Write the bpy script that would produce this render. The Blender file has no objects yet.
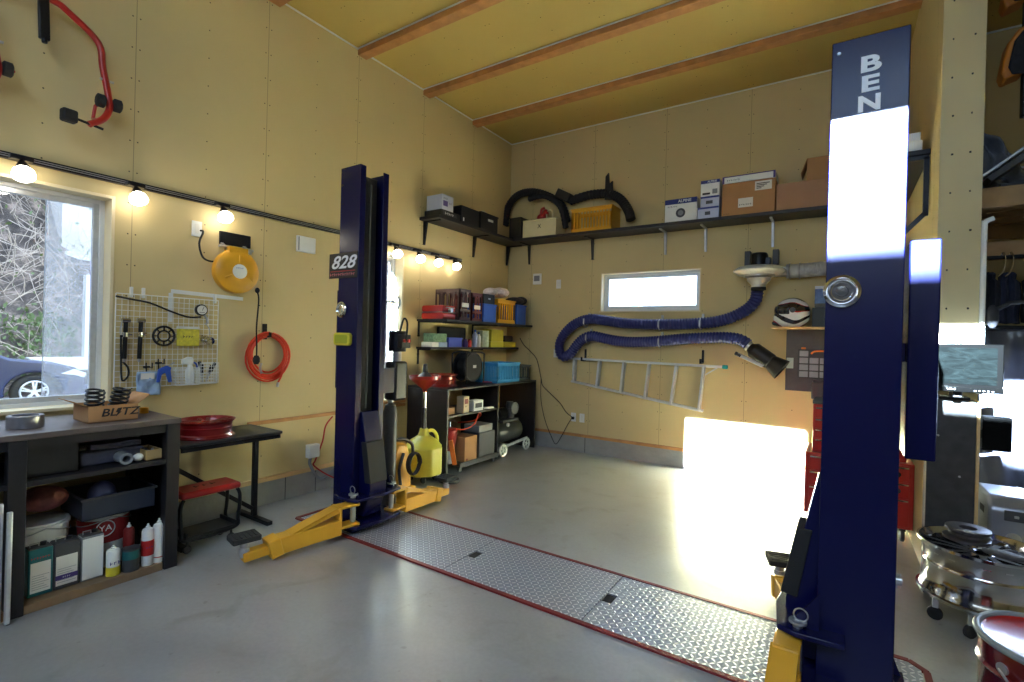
SKY, SUN, DOORL, TRANL, BULB, SPOTW = 3.2, 330.0, 8, 26, 12, 1.2
EXPO = 0.8
import bpy, math, random
from math import pi, sin, cos, radians as R
from mathutils import Vector, Matrix, Euler, Quaternion
random.seed(7)
SC = bpy.context.scene
COL = SC.collection
H = 1.45
XW, YB, ZC = -4.03, 5.96, 4.28            # left wall, back wall, ceiling
F, YAW, PIT, ROL = 496.2, -0.5837, -0.00226, 0.02611

# ---------------------------------------------------------------- camera
fw = Vector((sin(YAW)*cos(PIT), cos(YAW)*cos(PIT), sin(PIT)))
rt0 = Vector((cos(YAW), -sin(YAW), 0)); up0 = rt0.cross(fw)
rt = rt0*cos(ROL) + up0*sin(ROL); up = -rt0*sin(ROL) + up0*cos(ROL)
cam = bpy.data.objects.new('camera', bpy.data.cameras.new('camera'))
COL.objects.link(cam); SC.camera = cam
cm = Matrix((rt, up, -fw)).transposed().to_4x4(); cm.translation = Vector((0, 0, H))
cam.matrix_world = cm
cam.data.sensor_width = 36; cam.data.lens = F/1024*36; cam.data.clip_start = .05; cam.data.clip_end = 300

def at(px, py, ax, val):
    'world point of photo pixel px,py on the plane (ax = x/y/z) == val'
    d = rt*(px-512) + up*(341-py) + fw*F
    o = Vector((0, 0, H)); i = 'xyz'.index(ax)
    return o + d*((val-o[i])/d[i])

# ---------------------------------------------------------------- materials
def lin(c):
    return tuple(((v/255)/12.92 if v/255 <= .04045 else ((v/255+.055)/1.055)**2.4) for v in c)
MATS = {}
def mat(name, rgb, rough=.5, metal=0, var=.08, vs=6, bump=0, bs=60, coat=0, emit=0, trans=0):
    if name in MATS: return MATS[name]
    m = bpy.data.materials.new(name); m.use_nodes = True
    nt = m.node_tree; N = nt.nodes; L = nt.links; b = N['Principled BSDF']
    c = lin(rgb)
    b.inputs['Roughness'].default_value = rough; b.inputs['Metallic'].default_value = metal
    b.inputs['Coat Weight'].default_value = coat; b.inputs['Coat Roughness'].default_value = .08
    tc = N.new('ShaderNodeTexCoord')
    if var:
        no = N.new('ShaderNodeTexNoise'); no.inputs['Scale'].default_value = vs; no.inputs['Detail'].default_value = 4
        L.new(tc.outputs['Object'], no.inputs['Vector'])
        mx = N.new('ShaderNodeMix'); mx.data_type = 'RGBA'
        mx.inputs[6].default_value = tuple(max(0, v*(1-var*2)) for v in c)+(1,)
        mx.inputs[7].default_value = tuple(min(1, v*(1+var*2)) for v in c)+(1,)
        L.new(no.outputs['Fac'], mx.inputs[0]); L.new(mx.outputs[2], b.inputs['Base Color'])
    else: b.inputs['Base Color'].default_value = c+(1,)
    if bump:
        n2 = N.new('ShaderNodeTexNoise'); n2.inputs['Scale'].default_value = bs
        L.new(tc.outputs['Object'], n2.inputs['Vector'])
        bp = N.new('ShaderNodeBump'); bp.inputs['Strength'].default_value = bump; bp.inputs['Distance'].default_value = .01
        L.new(n2.outputs['Fac'], bp.inputs['Height']); L.new(bp.outputs['Normal'], b.inputs['Normal'])
    if emit:
        b.inputs['Emission Color'].default_value = c+(1,); b.inputs['Emission Strength'].default_value = emit
    if trans: b.inputs['Transmission Weight'].default_value = trans
    MATS[name] = m
    return m

def nodes_of(m):
    return m.node_tree.nodes, m.node_tree.links, m.node_tree.nodes['Principled BSDF']
def math_(N, L, op, a, b=None, c=None):
    n = N.new('ShaderNodeMath'); n.operation = op
    for i, v in enumerate((a, b, c)):
        if v is None: continue
        if isinstance(v, (int, float)): n.inputs[i].default_value = v
        else: L.new(v, n.inputs[i])
    return n.outputs[0]

def board_mat(name, rgb, axis, y0, joints=True):
    'yellow plasterboard: sheet joints every 925 mm, screw dots, faint blotches'
    m = bpy.data.materials.new(name); m.use_nodes = True
    N, L, b = nodes_of(m)
    g = N.new('ShaderNodeNewGeometry'); s = N.new('ShaderNodeSeparateXYZ'); L.new(g.outputs['Position'], s.inputs[0])
    u = s.outputs[axis]; v = s.outputs[2] if axis != 2 else s.outputs[1]
    if axis == 2: u = s.outputs[0]
    P = .4625
    uu = math_(N, L, 'SUBTRACT', u, y0)
    k = math_(N, L, 'WRAP', uu, P, -P)                      # -P..P around joints at 0
    ak = math_(N, L, 'ABSOLUTE', k)
    line = math_(N, L, 'LESS_THAN', ak, .0022)
    def dots(center, off):
        d = math_(N, L, 'ABSOLUTE', math_(N, L, 'SUBTRACT', ak, center))
        w = math_(N, L, 'WRAP', math_(N, L, 'ADD', v, off), .105, -.105)
        r2 = math_(N, L, 'ADD', math_(N, L, 'MULTIPLY', d, d), math_(N, L, 'MULTIPLY', w, w))
        return math_(N, L, 'LESS_THAN', r2, .0048**2)
    dd = math_(N, L, 'MAXIMUM', dots(.022, 0), dots(P, .05))
    dark = math_(N, L, 'MAXIMUM', dd, math_(N, L, 'MULTIPLY', line, .55 if joints else 0))
    no = N.new('ShaderNodeTexNoise'); no.inputs['Scale'].default_value = 1.3; no.inputs['Detail'].default_value = 5
    L.new(g.outputs['Position'], no.inputs['Vector'])
    c = lin(rgb)
    mx = N.new('ShaderNodeMix'); mx.data_type = 'RGBA'
    mx.inputs[6].default_value = tuple(v*.9 for v in c)+(1,); mx.inputs[7].default_value = tuple(v*1.1 for v in c)+(1,)
    L.new(no.outputs['Fac'], mx.inputs[0])
    m2 = N.new('ShaderNodeMix'); m2.data_type = 'RGBA'; L.new(dark, m2.inputs[0]); L.new(mx.outputs[2], m2.inputs[6])
    m2.inputs[7].default_value = tuple(v*.12 for v in c)+(1,)
    L.new(m2.outputs[2], b.inputs['Base Color']); b.inputs['Roughness'].default_value = .62
    b.inputs['Specular IOR Level'].default_value = .3
    return m

# ---------------------------------------------------------------- mesh builder
class MB:
    def __init__(s): s.v = []; s.f = []; s.xf = None; s.sm = []
    def _add(s, vs, fs, smooth=False):
        o = len(s.v)
        for p in vs:
            p = Vector(p)
            s.v.append(s.xf @ p if s.xf else p)
        for f in fs: s.f.append([o+i for i in f]); s.sm.append(smooth)
        return s
    def box(s, x0, x1, y0, y1, z0, z1):
        vs = [(x, y, z) for x in (x0, x1) for y in (y0, y1) for z in (z0, z1)]
        return s._add(vs, [(0,1,3,2), (4,6,7,5), (0,4,5,1), (2,3,7,6), (0,2,6,4), (1,5,7,3)])
    def obox(s, c, size, rot=(0,0,0)):
        m = Euler(rot).to_matrix(); c = Vector(c)
        vs = [c + m @ Vector((sx*size[0]/2, sy*size[1]/2, sz*size[2]/2)) for sx in (-1,1) for sy in (-1,1) for sz in (-1,1)]
        return s._add(vs, [(0,1,3,2), (4,6,7,5), (0,4,5,1), (2,3,7,6), (0,2,6,4), (1,5,7,3)])
    def bar(s, a, b, w, h, up_=(0,0,1)):
        a = Vector(a); b = Vector(b); d = (b-a).normalized(); u = Vector(up_)
        if abs(d.dot(u)) > .99: u = Vector((0,1,0))
        r = d.cross(u).normalized()*w/2; t = r.cross(d).normalized()*h/2
        vs = [p+sx*r+sy*t for p in (a, b) for sx, sy in ((-1,-1),(1,-1),(1,1),(-1,1))]
        return s._add(vs, [(0,1,2,3), (7,6,5,4), (0,4,5,1), (1,5,6,2), (2,6,7,3), (3,7,4,0)])
    def ring(s, c, d, r, n, ref=None):
        d = Vector(d).normalized(); u = Vector((0,0,1)) if abs(d.z) < .9 else Vector((1,0,0))
        if ref is not None: u = ref
        a = (u - d*u.dot(d)).normalized(); b = d.cross(a)
        return [Vector(c) + a*r*cos(2*pi*i/n) + b*r*sin(2*pi*i/n) for i in range(n)]
    def lathe(s, prof, c=(0,0,0), axis=(0,0,1), n=32, caps=True, close=False):
        'prof = [(radius, height along axis)]'
        ax = Vector(axis).normalized(); c = Vector(c); vs = []; fs = []
        for r, h in prof: vs += s.ring(c+ax*h, ax, max(r, 1e-5), n)
        m = len(prof); rng = m if close else m-1
        for j in range(rng):
            for i in range(n):
                a = j*n+i; b2 = j*n+(i+1) % n; k = (j+1) % m
                fs.append((a, b2, k*n+(i+1) % n, k*n+i))
        s._add(vs, fs, True)
        if caps and not close:
            o = len(s.v)-m*n
            s.f.append([o+i for i in range(n)][::-1]); s.sm.append(False)
            s.f.append([o+(m-1)*n+i for i in range(n)]); s.sm.append(False)
        return s
    def cyl(s, a, b, r, r1=None, n=20):
        a = Vector(a); b = Vector(b); l = (b-a).length
        return s.lathe([(r, 0), (r if r1 is None else r1, l)], a, b-a, n)
    def tube(s, pts, r, n=8, closed=False, radii=None):
        pts = [Vector(p) for p in pts]; m = len(pts); vs = []; fs = []; ref = None
        for i, p in enumerate(pts):
            if closed: d = pts[(i+1) % m]-pts[i-1]
            else: d = pts[min(i+1, m-1)]-pts[max(i-1, 0)]
            d = d.normalized() if d.length > 1e-9 else Vector((0,0,1))
            if ref is None: ref = Vector((0,0,1)) if abs(d.z) < .9 else Vector((1,0,0))
            ref = (ref-d*ref.dot(d)).normalized()
            vs += s.ring(p, d, radii[i] if radii else r, n, ref)
        for j in range(m if closed else m-1):
            for i in range(n):
                k = (j+1) % m
                fs.append((j*n+i, j*n+(i+1) % n, k*n+(i+1) % n, k*n+i))
        s._add(vs, fs, True)
        if not closed:
            o = len(s.v)-m*n
            s.f.append([o+i for i in range(n)][::-1]); s.sm.append(False)
            s.f.append([o+(m-1)*n+i for i in range(n)]); s.sm.append(False)
        return s
    def torus(s, c, axis, R0, r, n=32, k=8):
        return s.tube(s.ring(c, axis, R0, n), r, k, True)
    def ball(s, c, rx, ry=None, rz=None, n=16, m=10, rot=None):
        ry = ry or rx; rz = rz or rx; vs = []; fs = []; c = Vector(c); q = Euler(rot).to_matrix() if rot else Matrix.Identity(3)
        for j in range(m+1):
            t = pi*j/m
            for i in range(n):
                a = 2*pi*i/n
                vs.append(c + q @ Vector((rx*sin(t)*cos(a), ry*sin(t)*sin(a), -rz*cos(t))))
        for j in range(m):
            for i in range(n): fs.append((j*n+i, j*n+(i+1) % n, (j+1)*n+(i+1) % n, (j+1)*n+i))
        return s._add(vs, fs, True)
    def prism(s, poly, axis, lo, hi):
        'poly 2-D in the two other axes (in xyz order)'
        def P(a, b, t): return {'x': (t, a, b), 'y': (a, t, b), 'z': (a, b, t)}[axis]
        n = len(poly)
        vs = [P(a, b, lo) for a, b in poly] + [P(a, b, hi) for a, b in poly]
        fs = [tuple(range(n)), tuple(range(2*n-1, n-1, -1))] + [(i, n+i, n+(i+1) % n, (i+1) % n) for i in range(n)]
        return s._add(vs, fs)
    def sheet(s, fn, nu, nv, thick=0):
        'fn(u,v)->point; u,v in 0..1'
        vs = [fn(i/nu, j/nv) for j in range(nv+1) for i in range(nu+1)]
        fs = [(j*(nu+1)+i, j*(nu+1)+i+1, (j+1)*(nu+1)+i+1, (j+1)*(nu+1)+i) for j in range(nv) for i in range(nu)]
        return s._add(vs, fs, True)
    def build(s, name, m, parent=None, bevel=0, angle=35, solid=0, seg=2):
        me = bpy.data.meshes.new(name)
        off = parent_loc(parent)
        me.from_pydata([tuple(p-off) for p in s.v], [], s.f)
        me.materials.append(m)
        me.polygons.foreach_set('use_smooth', [True]*len(s.f)); me.update()
        import bmesh
        bm = bmesh.new(); bm.from_mesh(me); bmesh.ops.recalc_face_normals(bm, faces=bm.faces); bm.to_mesh(me); bm.free()
        me.set_sharp_from_angle(angle=R(angle))
        o = bpy.data.objects.new(name, me); COL.objects.link(o)
        if parent is not None: o.parent = parent
        if solid:
            so = o.modifiers.new('solid', 'SOLIDIFY'); so.thickness = solid; so.offset = 0
        if bevel:
            b = o.modifiers.new('bevel', 'BEVEL'); b.width = bevel; b.segments = seg; b.limit_method = 'ANGLE'; b.angle_limit = R(40)
            b.harden_normals = False
        return o
def parent_loc(p):
    v = Vector((0,0,0))
    while p is not None: v += p.location; p = p.parent
    return v
def tag(o, label=None, cat=None, group=None, kind=None):
    if label: o['label'] = label
    if cat: o['category'] = cat
    if group: o['group'] = group
    if kind: o['kind'] = kind
    return o
def thing(name, label, cat, loc, group=None):
    o = bpy.data.objects.new(name, None); COL.objects.link(o); o.location = Vector(loc)
    o.empty_display_size = .05
    return tag(o, label, cat, group)
def single(mb, name, m, label, cat, group=None, loc=None, **k):
    'a thing that is one mesh; its origin sits at its base centre'
    o = mb.build(name, m, None, **k)
    vs = mb.v
    c = Vector(((min(p.x for p in vs)+max(p.x for p in vs))/2, (min(p.y for p in vs)+max(p.y for p in vs))/2, min(p.z for p in vs)))
    o.data.transform(Matrix.Translation(-c)); o.location = c
    return tag(o, label, cat, group)
def struct(mb, name, m, **k):
    o = mb.build(name, m, None, **k); o['kind'] = 'structure'; return o
def copy_tree(o, parent=None):
    c = o.copy(); COL.objects.link(c); c.parent = parent
    for ch in list(o.children): copy_tree(ch, c)
    return c
def text(s, size, loc, rot, m, parent=None, ext=.001, name='lettering', sx=1, bold=0, shear=0, align='CENTER'):
    if s[0] == '~':              # too small to read in the photo: a row of short ink marks
        n = int(s[1:]); w = size*.62*sx; e = Euler(rot).to_matrix(); mb = MB(); q = Vector(loc)
        for k in range(n):
            h = size*(.62, .5, .62, .44)[k % 4]; x0 = (k-n/2)*w+w*.12; x1 = x0+w*.62; y0 = -size*.3
            for (a, b, c, d) in ((x0, x0+w*.2, y0, y0+h), (x0+w*.2, x1, y0+h*(.75 if k % 2 else .35), y0+h*(.98 if k % 2 else .6))):
                mb._add([q+e@Vector(p) for p in ((a, c, 0), (b, c, 0), (b, d, 0), (a, d, 0))], [(0, 1, 2, 3)])
        return mb.build('small_print', m, parent)
    cu = bpy.data.curves.new(name, 'FONT'); cu.body = s; cu.size = size; cu.extrude = ext; cu.offset = bold; cu.shear = shear
    cu.resolution_u = 4
    cu.align_x = align; cu.align_y = 'CENTER'; cu.materials.append(m)
    tmp = bpy.data.objects.new(name, cu); me = bpy.data.meshes.new_from_object(tmp); bpy.data.objects.remove(tmp)
    me.name = name; me.materials.clear(); me.materials.append(m)
    me.transform(Euler(rot).to_matrix().to_4x4() @ Matrix.Diagonal((sx, 1, 1, 1)))
    o = bpy.data.objects.new(name, me); COL.objects.link(o)
    if parent is not None: o.parent = parent
    o.location = Vector(loc)-parent_loc(parent)
    return o
FB = (pi/2, 0, 0)            # lettering read by someone looking along +y
FL = (pi/2, 0, pi/2)         # lettering read by someone looking along -x
def smooth_path(pts, k=6):
    'Catmull-Rom'
    P = [Vector(p) for p in pts]; out = []
    for i in range(len(P)-1):
        a = P[max(i-1, 0)]; b = P[i]; c = P[i+1]; d = P[min(i+2, len(P)-1)]
        for j in range(k):
            t = j/k
            out.append(.5*((2*b)+(c-a)*t+(2*a-5*b+4*c-d)*t*t+(3*b-a-3*c+d)*t**3))
    return out+[P[-1]]

M = {}
M['board_l'] = board_mat('plasterboard_left', (204, 184, 134), 1, 1.38)
M['board_b'] = board_mat('plasterboard_back', (204, 184, 134), 0, -1.79)
M['board_c'] = board_mat('plasterboard_ceiling', (198, 173, 100), 2, -1.79, False)
M['wood'] = mat('pine', (188, 132, 76), .55, 0, .22, 9)
M['wood_pale'] = mat('pale_wood', (214, 178, 126), .6, 0, .12, 8)
M['ply'] = mat('ply', (196, 162, 104), .6, 0, .12, 4)
M['darkwood'] = mat('dark_stained_wood', (26, 23, 25), .5, 0, .2, 14)
M['benchtop'] = mat('worn_bench_top', (92, 80, 76), .45, 0, .2, 12)
M['deep'] = mat('deep_black', (2, 2, 2), .5, 0, 0); M['deep'].node_tree.nodes['Principled BSDF'].inputs['Specular IOR Level'].default_value = .1
M['black'] = mat('black_plastic', (22, 22, 24), .45, 0, .1, 10)
M['rubber'] = mat('black_rubber', (26, 26, 27), .75, 0, .15, 20, .3, 200)
M['blackmetal'] = mat('black_metal', (24, 25, 28), .35, .4, .1, 10)
M['white'] = mat('white_plastic', (232, 232, 228), .4, 0, .02, 5)
M['whitealu'] = mat('white_aluminium', (220, 222, 224), .35, .1, .02, 5)
M['alu'] = mat('aluminium', (204, 207, 210), .36, .45, .08, 30)
M['steel'] = mat('steel', (186, 188, 192), .28, .75, .08, 30)
M['chrome'] = mat('chrome', (215, 215, 218), .07, 1, .02, 5)
M['navy'] = mat('navy_paint', (11, 14, 60), .27, 0, .06, 3); M['navy'].node_tree.nodes['Principled BSDF'].inputs['Specular IOR Level'].default_value = .32
M['yellow'] = mat('yellow_paint', (216, 160, 44), .38, 0, .08, 5)
M['yellow2'] = mat('yellow_plastic', (214, 200, 56), .42, 0, .05, 5)
M['amber'] = mat('amber_plastic', (222, 160, 34), .38, 0, .05, 5)
M['red'] = mat('red_paint', (176, 34, 30), .3, 0, .08, 5, coat=.3)
M['redd'] = mat('dark_red_paint', (120, 28, 26), .4, 0, .15, 8)
M['orange'] = mat('orange_rubber', (222, 66, 34), .45, 0, .05, 8)
M['blue'] = mat('blue_plastic', (40, 84, 178), .4, 0, .06, 5)
M['cyan'] = mat('light_blue_plastic', (58, 146, 206), .4, 0, .06, 5)
M['grey'] = mat('grey_plastic', (130, 132, 134), .5, 0, .06, 5)
M['dgrey'] = mat('dark_grey_plastic', (62, 63, 66), .5, 0, .1, 5)
M['card'] = mat('cardboard', (172, 128, 84), .75, 0, .08, 5)
M['paper'] = mat('paper', (226, 224, 216), .7, 0, .03, 5)
M['cream'] = mat('cream_plastic', (216, 204, 160), .45, 0, .04, 5)
M['purple'] = mat('purple_print', (70, 50, 120), .5, 0, .04, 5)
M['ink'] = mat('black_ink', (24, 22, 24), .6, 0, 0)
M['inkw'] = mat('white_ink', (225, 228, 232), .5, 0, 0)
M['inkr'] = mat('red_ink', (176, 30, 30), .5, 0, 0)
M['inkb'] = mat('blue_ink', (34, 48, 120), .5, 0, 0)
M['cloth'] = mat('dark_cloth', (34, 34, 40), .9, 0, .3, 12, .6, 40)
M['hose'] = mat('purple_blue_hose', (44, 50, 112), .45, 0, .08, 10)
M['concrete'] = mat('foundation_concrete', (150, 150, 146), .8, 0, .16, 5, .5, 30)
# ================================================================ the room
# floor
def floor_mat():
    m = bpy.data.materials.new('polished_concrete'); m.use_nodes = True
    N, L, b = nodes_of(m)
    g = N.new('ShaderNodeNewGeometry')
    def noise(sc, det=6, dist=0):
        n = N.new('ShaderNodeTexNoise'); n.inputs['Scale'].default_value = sc; n.inputs['Detail'].default_value = det
        n.inputs['Distortion'].default_value = dist; L.new(g.outputs['Position'], n.inputs['Vector']); return n.outputs['Fac']
    def ramp(f, a, c0, e, c1):
        r = N.new('ShaderNodeValToRGB'); r.color_ramp.elements[0].position = a; r.color_ramp.elements[1].position = e
        r.color_ramp.elements[0].color = c0; r.color_ramp.elements[1].color = c1; L.new(f, r.inputs[0]); return r.outputs[0]
    base = ramp(noise(1.1, 7, .6), .3, lin((136, 136, 136))+(1,), .7, lin((168, 170, 171))+(1,))
    st = ramp(noise(3.3, 5, 1.2), .56, (1,1,1,1), .8, (.66, .60, .54, 1))
    fine = ramp(noise(45, 4), .35, (.9, .9, .9, 1), .65, (1, 1, 1, 1))
    spot = ramp(noise(14, 2), .70, (1, 1, 1, 1), .76, (.7, .66, .62, 1))
    c = base
    for t in (st, fine, spot):
        x = N.new('ShaderNodeMix'); x.data_type = 'RGBA'; x.blend_type = 'MULTIPLY'; x.inputs[0].default_value = 1
        L.new(c, x.inputs[6]); L.new(t, x.inputs[7]); c = x.outputs[2]
    L.new(c, b.inputs['Base Color'])
    rr = N.new('ShaderNodeMapRange'); rr.inputs[3].default_value = .26; rr.inputs[4].default_value = .44
    L.new(noise(2.3, 5), rr.inputs[0]); L.new(rr.outputs[0], b.inputs['Roughness'])
    b.inputs['Specular IOR Level'].default_value = .8; b.inputs['Coat Weight'].default_value = 1; b.inputs['Coat IOR'].default_value = 1.6; b.inputs['Coat Roughness'].default_value = .32
    bp = N.new('ShaderNodeBump'); bp.inputs['Strength'].default_value = .12; bp.inputs['Distance'].default_value = .004
    L.new(noise(9, 5), bp.inputs['Height']); L.new(bp.outputs[0], b.inputs['Normal'])
    return m
struct(MB().box(XW-.2, 4.2, -1.1, YB+.2, -.15, 0), 'floor', floor_mat())

# left wall with two window openings
Z0 = .2
W1 = (-.35, 1.285, .94, 2.33); W2 = (3.12, 3.9, .765, 2.36)
def wall_with_holes(mb, axis, fixed, a0, a1, z0, z1, holes):
    'holes = [(a0,a1,z0,z1)], fixed = (lo,hi) thickness'
    lo, hi = fixed
    def bx(p, q, r, s_):
        if q-p < 1e-4 or s_-r < 1e-4: return
        if axis == 'x': mb.box(lo, hi, p, q, r, s_)
        else: mb.box(p, q, lo, hi, r, s_)
    cur = a0
    for h in sorted(holes):
        bx(cur, h[0], z0, z1); bx(h[0], h[1], z0, h[2]); bx(h[0], h[1], h[3], z1); cur = h[1]
    bx(cur, a1, z0, z1); return mb
struct(wall_with_holes(MB(), 'x', (XW-.18, XW), -1.1, YB+.18, Z0, ZC+.1, [W1, W2]), 'wall_left', M['board_l'])
WB = (-2.585, -1.35, 1.845, 2.335)
struct(wall_with_holes(MB(), 'y', (YB, YB+.18), XW, 4.2, Z0, ZC+.1, [WB]), 'wall_back', M['board_b'])
struct(MB().box(XW-.2, 4.2, -1.1, YB+.2, ZC, ZC+.12), 'ceiling', M['board_c'])
struct(MB().box(XW-.18, XW+.004, -1.0, YB, 0, .2), 'baseboard_left', M['concrete'])
struct(MB().box(XW, 4.2, YB-.004, YB+.18, 0, .2), 'baseboard_back', M['concrete'])
struct(MB().box(XW, XW+.022, -1.0, YB-.02, .2, .235), 'trim_1', M['wood_pale'])
struct(MB().box(XW+.022, -.1, YB-.022, YB, .2, .235), 'trim_2', M['wood'])
struct(MB().box(XW, XW+.03, 2.2, 3.95, .69, .72), 'trim_3', M['wood'], bevel=.003)
# formwork joints of the concrete footing
mb = MB()
for y in (2.55, 2.85, 3.15, 3.6, 4.5): mb.box(XW+.003, XW+.006, y-.003, y+.003, .0, .2)
for x in (-2.75, -.95): mb.box(x-.004, x+.004, YB-.006, YB-.003, .0, .2)
struct(mb, 'trim_4', M['dgrey'])
# white caulk lines
mb = MB().box(XW, XW+.012, -1, YB, ZC-.012, ZC).box(XW, 4.2, YB-.012, YB, ZC-.012, ZC)
beams = (1.35, 2.29, 3.21, 4.13, 5.04)
for y in beams: mb.box(XW, 4.2, y-.012, y, ZC-.008, ZC)
struct(mb, 'trim_5', M['white'])
for y in beams:
    for xa, xb in ((XW, .486),):
        struct(MB().box(xa, xb, y, y+.105, ZC-.062, ZC-.001), 'ceiling_beam', M['wood'], bevel=.004)
# partition whose end stands beside the lift post
PX0, PX1, PY = .487, .685, 4.0
board_col = board_mat('plasterboard_column', (204, 184, 134), 0, PX0+.105-.0)
mb = MB().box(PX0, PX1, PY, YB, 0, ZC)
struct(mb, 'wall_right', board_mat('plasterboard_side', (204, 184, 134), 1, .5))
# column facing with its two rows of screws
mb = MB().box(PX0, PX1, PY-.013, PY, 0, ZC)
struct(mb, 'wall_column', mat('column_board', (204, 188, 144), .6, 0, .06, 2))
mb = MB()
for i in range(17):
    for dx in (.052, .145):
        mb.cyl((PX0+dx+random.uniform(-.01, .01), PY-.012, .3+i*.235), (PX0+dx, PY-.0145, .3+i*.235), .006, n=8)
struct(mb, 'trim_6', M['ink'])
# far side of the second bay and the front of the garage
struct(MB().box(4.2, 4.35, -1.1, YB+.2, 0, ZC), 'wall_side', M['board_l'])
mb = MB()
FY0, FY1 = -1.1, -.95
DOOR = (-3.3, 1.6, 0, 3.2); TA = (-2.52, -1.32, 3.555, 4.24); TB = (-.62, 1.25, 3.555, 4.24)
mb.box(XW-.18, -3.3, FY0, FY1, 0, ZC); mb.box(1.6, 4.2, FY0, FY1, 0, ZC); mb.box(-3.3, 1.6, FY0, FY1, 3.2, 3.555)
mb.box(-3.3, TA[0], FY0, FY1, 3.555, ZC); mb.box(TA[1], TB[0], FY0, FY1, 3.555, ZC); mb.box(TB[1], 1.6, FY0, FY1, 3.555, ZC)
mb.box(TA[0], TA[1], FY0, FY1, 4.24, ZC); mb.box(TB[0], TB[1], FY0, FY1, 4.24, ZC)
struct(mb, 'wall_front', M['board_b'])
mb = MB().box(-3.3, 1.6, -1.05, -1.02, 0, 2.35)
for k in range(23): mb.cyl((-3.3, -1.02, .05+k*.1), (1.6, -1.02, .05+k*.1), .02, n=6)
struct(mb, 'door_1', M['grey'])

# ---- glass
def glass_mat():
    m = bpy.data.materials.new('window_glass'); m.use_nodes = True
    N = m.node_tree.nodes; L = m.node_tree.links; N.clear()
    o = N.new('ShaderNodeOutputMaterial'); t = N.new('ShaderNodeBsdfTransparent'); g = N.new('ShaderNodeBsdfGlossy'); g.inputs['Roughness'].default_value = .02
    x = N.new('ShaderNodeMixShader'); x.inputs[0].default_value = .07
    t.inputs[0].default_value = (.94, .97, 1, 1)
    L.new(t.outputs[0], x.inputs[1]); L.new(g.outputs[0], x.inputs[2]); L.new(x.outputs[0], o.inputs[0]); return m
GLASS = glass_mat()
def haze_mat():
    m = bpy.data.materials.new('insect_screen'); m.use_nodes = True
    N = m.node_tree.nodes; L = m.node_tree.links; N.clear()
    o = N.new('ShaderNodeOutputMaterial'); t = N.new('ShaderNodeBsdfTransparent'); g = N.new('ShaderNodeBsdfTranslucent'); d = N.new('ShaderNodeBsdfDiffuse')
    g.inputs[0].default_value = (.9, .9, .92, 1); d.inputs[0].default_value = (.8, .8, .8, 1)
    y = N.new('ShaderNodeMixShader'); y.inputs[0].default_value = .3; L.new(g.outputs[0], y.inputs[1]); L.new(d.outputs[0], y.inputs[2])
    x = N.new('ShaderNodeMixShader'); x.inputs[0].default_value = .22
    L.new(t.outputs[0], x.inputs[1]); L.new(y.outputs[0], x.inputs[2]); L.new(x.outputs[0], o.inputs[0]); return m
HAZE = haze_mat()
def window_x(n, a0, a1, z0, z1, depth=.115, screen=None):
    r = bpy.data.objects.new('window_%d' % n, None); COL.objects.link(r); r['kind'] = 'structure'; r.location = (XW-depth, (a0+a1)/2, z0)
    x1 = XW-depth; x0 = x1-.055; w = .045
    mb = MB().box(x0, x1, a0, a0+w, z0, z1).box(x0, x1, a1-w, a1, z0, z1).box(x0, x1, a0+w, a1-w, z0, z0+w).box(x0, x1, a0+w, a1-w, z1-w, z1)
    mb.build('window_frame', M['whitealu'], r, bevel=.003)
    s = .032; xa = x0+.012; xb = x1-.012
    mb = MB()
    b0, b1, c0, c1 = a0+w, a1-w, z0+w, z1-w
    mb.box(xa, xb, b0, b0+s, c0, c1).box(xa, xb, b1-s, b1, c0, c1).box(xa, xb, b0+s, b1-s, c0, c0+s).box(xa, xb, b0+s, b1-s, c1-s, c1)
    mb.build('sash', M['alu'], r, bevel=.002)
    MB().box((xa+xb)/2-.002, (xa+xb)/2+.002, b0+s, b1-s, c0+s, c1-s).build('pane', GLASS, r)
    if screen:
        MB().box(x0-.006, x0-.005, screen[0], screen[1], c0, c1).build('insect_screen', HAZE, r)
        MB().box(x0-.012, x0-.004, screen[0]-.0015, screen[0]+.0015, c0, c1).build('screen_edge', M['whitealu'], r)
    return r
w1 = window_x(1, *W1, screen=(.985, W1[1]-.05))
# liner boards around the openings (pale wood painted)
LN = mat('window_liner', (222, 206, 168), .5, 0, .05, 4)
def liner_x(name, W, dep=.115):
    a0, a1, z0, z1 = W; t = .02
    mb = MB().box(XW-dep, XW+.006, a0, a0+t, z0, z1).box(XW-dep, XW+.006, a1-t, a1, z0, z1).box(XW-dep, XW+.006, a0+t, a1-t, z1-t, z1).box(XW-dep, XW+.03, a0+t, a1-t, z0, z0+t)
    return struct(mb, name, LN, bevel=.002)
liner_x('window_liner', W1)
w2 = window_x(2, *W2)
liner_x('window_liner', W2)
struct(MB().box(XW-.02, XW+.05, W2[0]-.03, W2[1]+.03, W2[2]-.03, W2[2]-.002), 'window_sill', M['wood'], bevel=.003)
r = bpy.data.objects.new('window_3', None); COL.objects.link(r); r['kind'] = 'structure'; r.location = (-1.97, YB+.1, WB[2])
a0, a1, z0, z1 = WB; y0 = YB+.09; y1 = y0+.05; w = .04
MB().box(a0, a0+w, y0, y1, z0, z1).box(a1-w, a1, y0, y1, z0, z1).box(a0+w, a1-w, y0, y1, z0, z0+w).box(a0+w, a1-w, y0, y1, z1-w, z1).build('window_frame', M['whitealu'], r, bevel=.003)
s = .03; MB().box(a0+w, a0+w+s, y0+.01, y1-.01, z0+w, z1-w).box(a1-w-s, a1-w, y0+.01, y1-.01, z0+w, z1-w).box(a0+w+s, a1-w-s, y0+.01, y1-.01, z0+w, z0+w+s).box(a0+w+s, a1-w-s, y0+.01, y1-.01, z1-w-s, z1-w).build('sash', M['alu'], r, bevel=.002)
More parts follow.
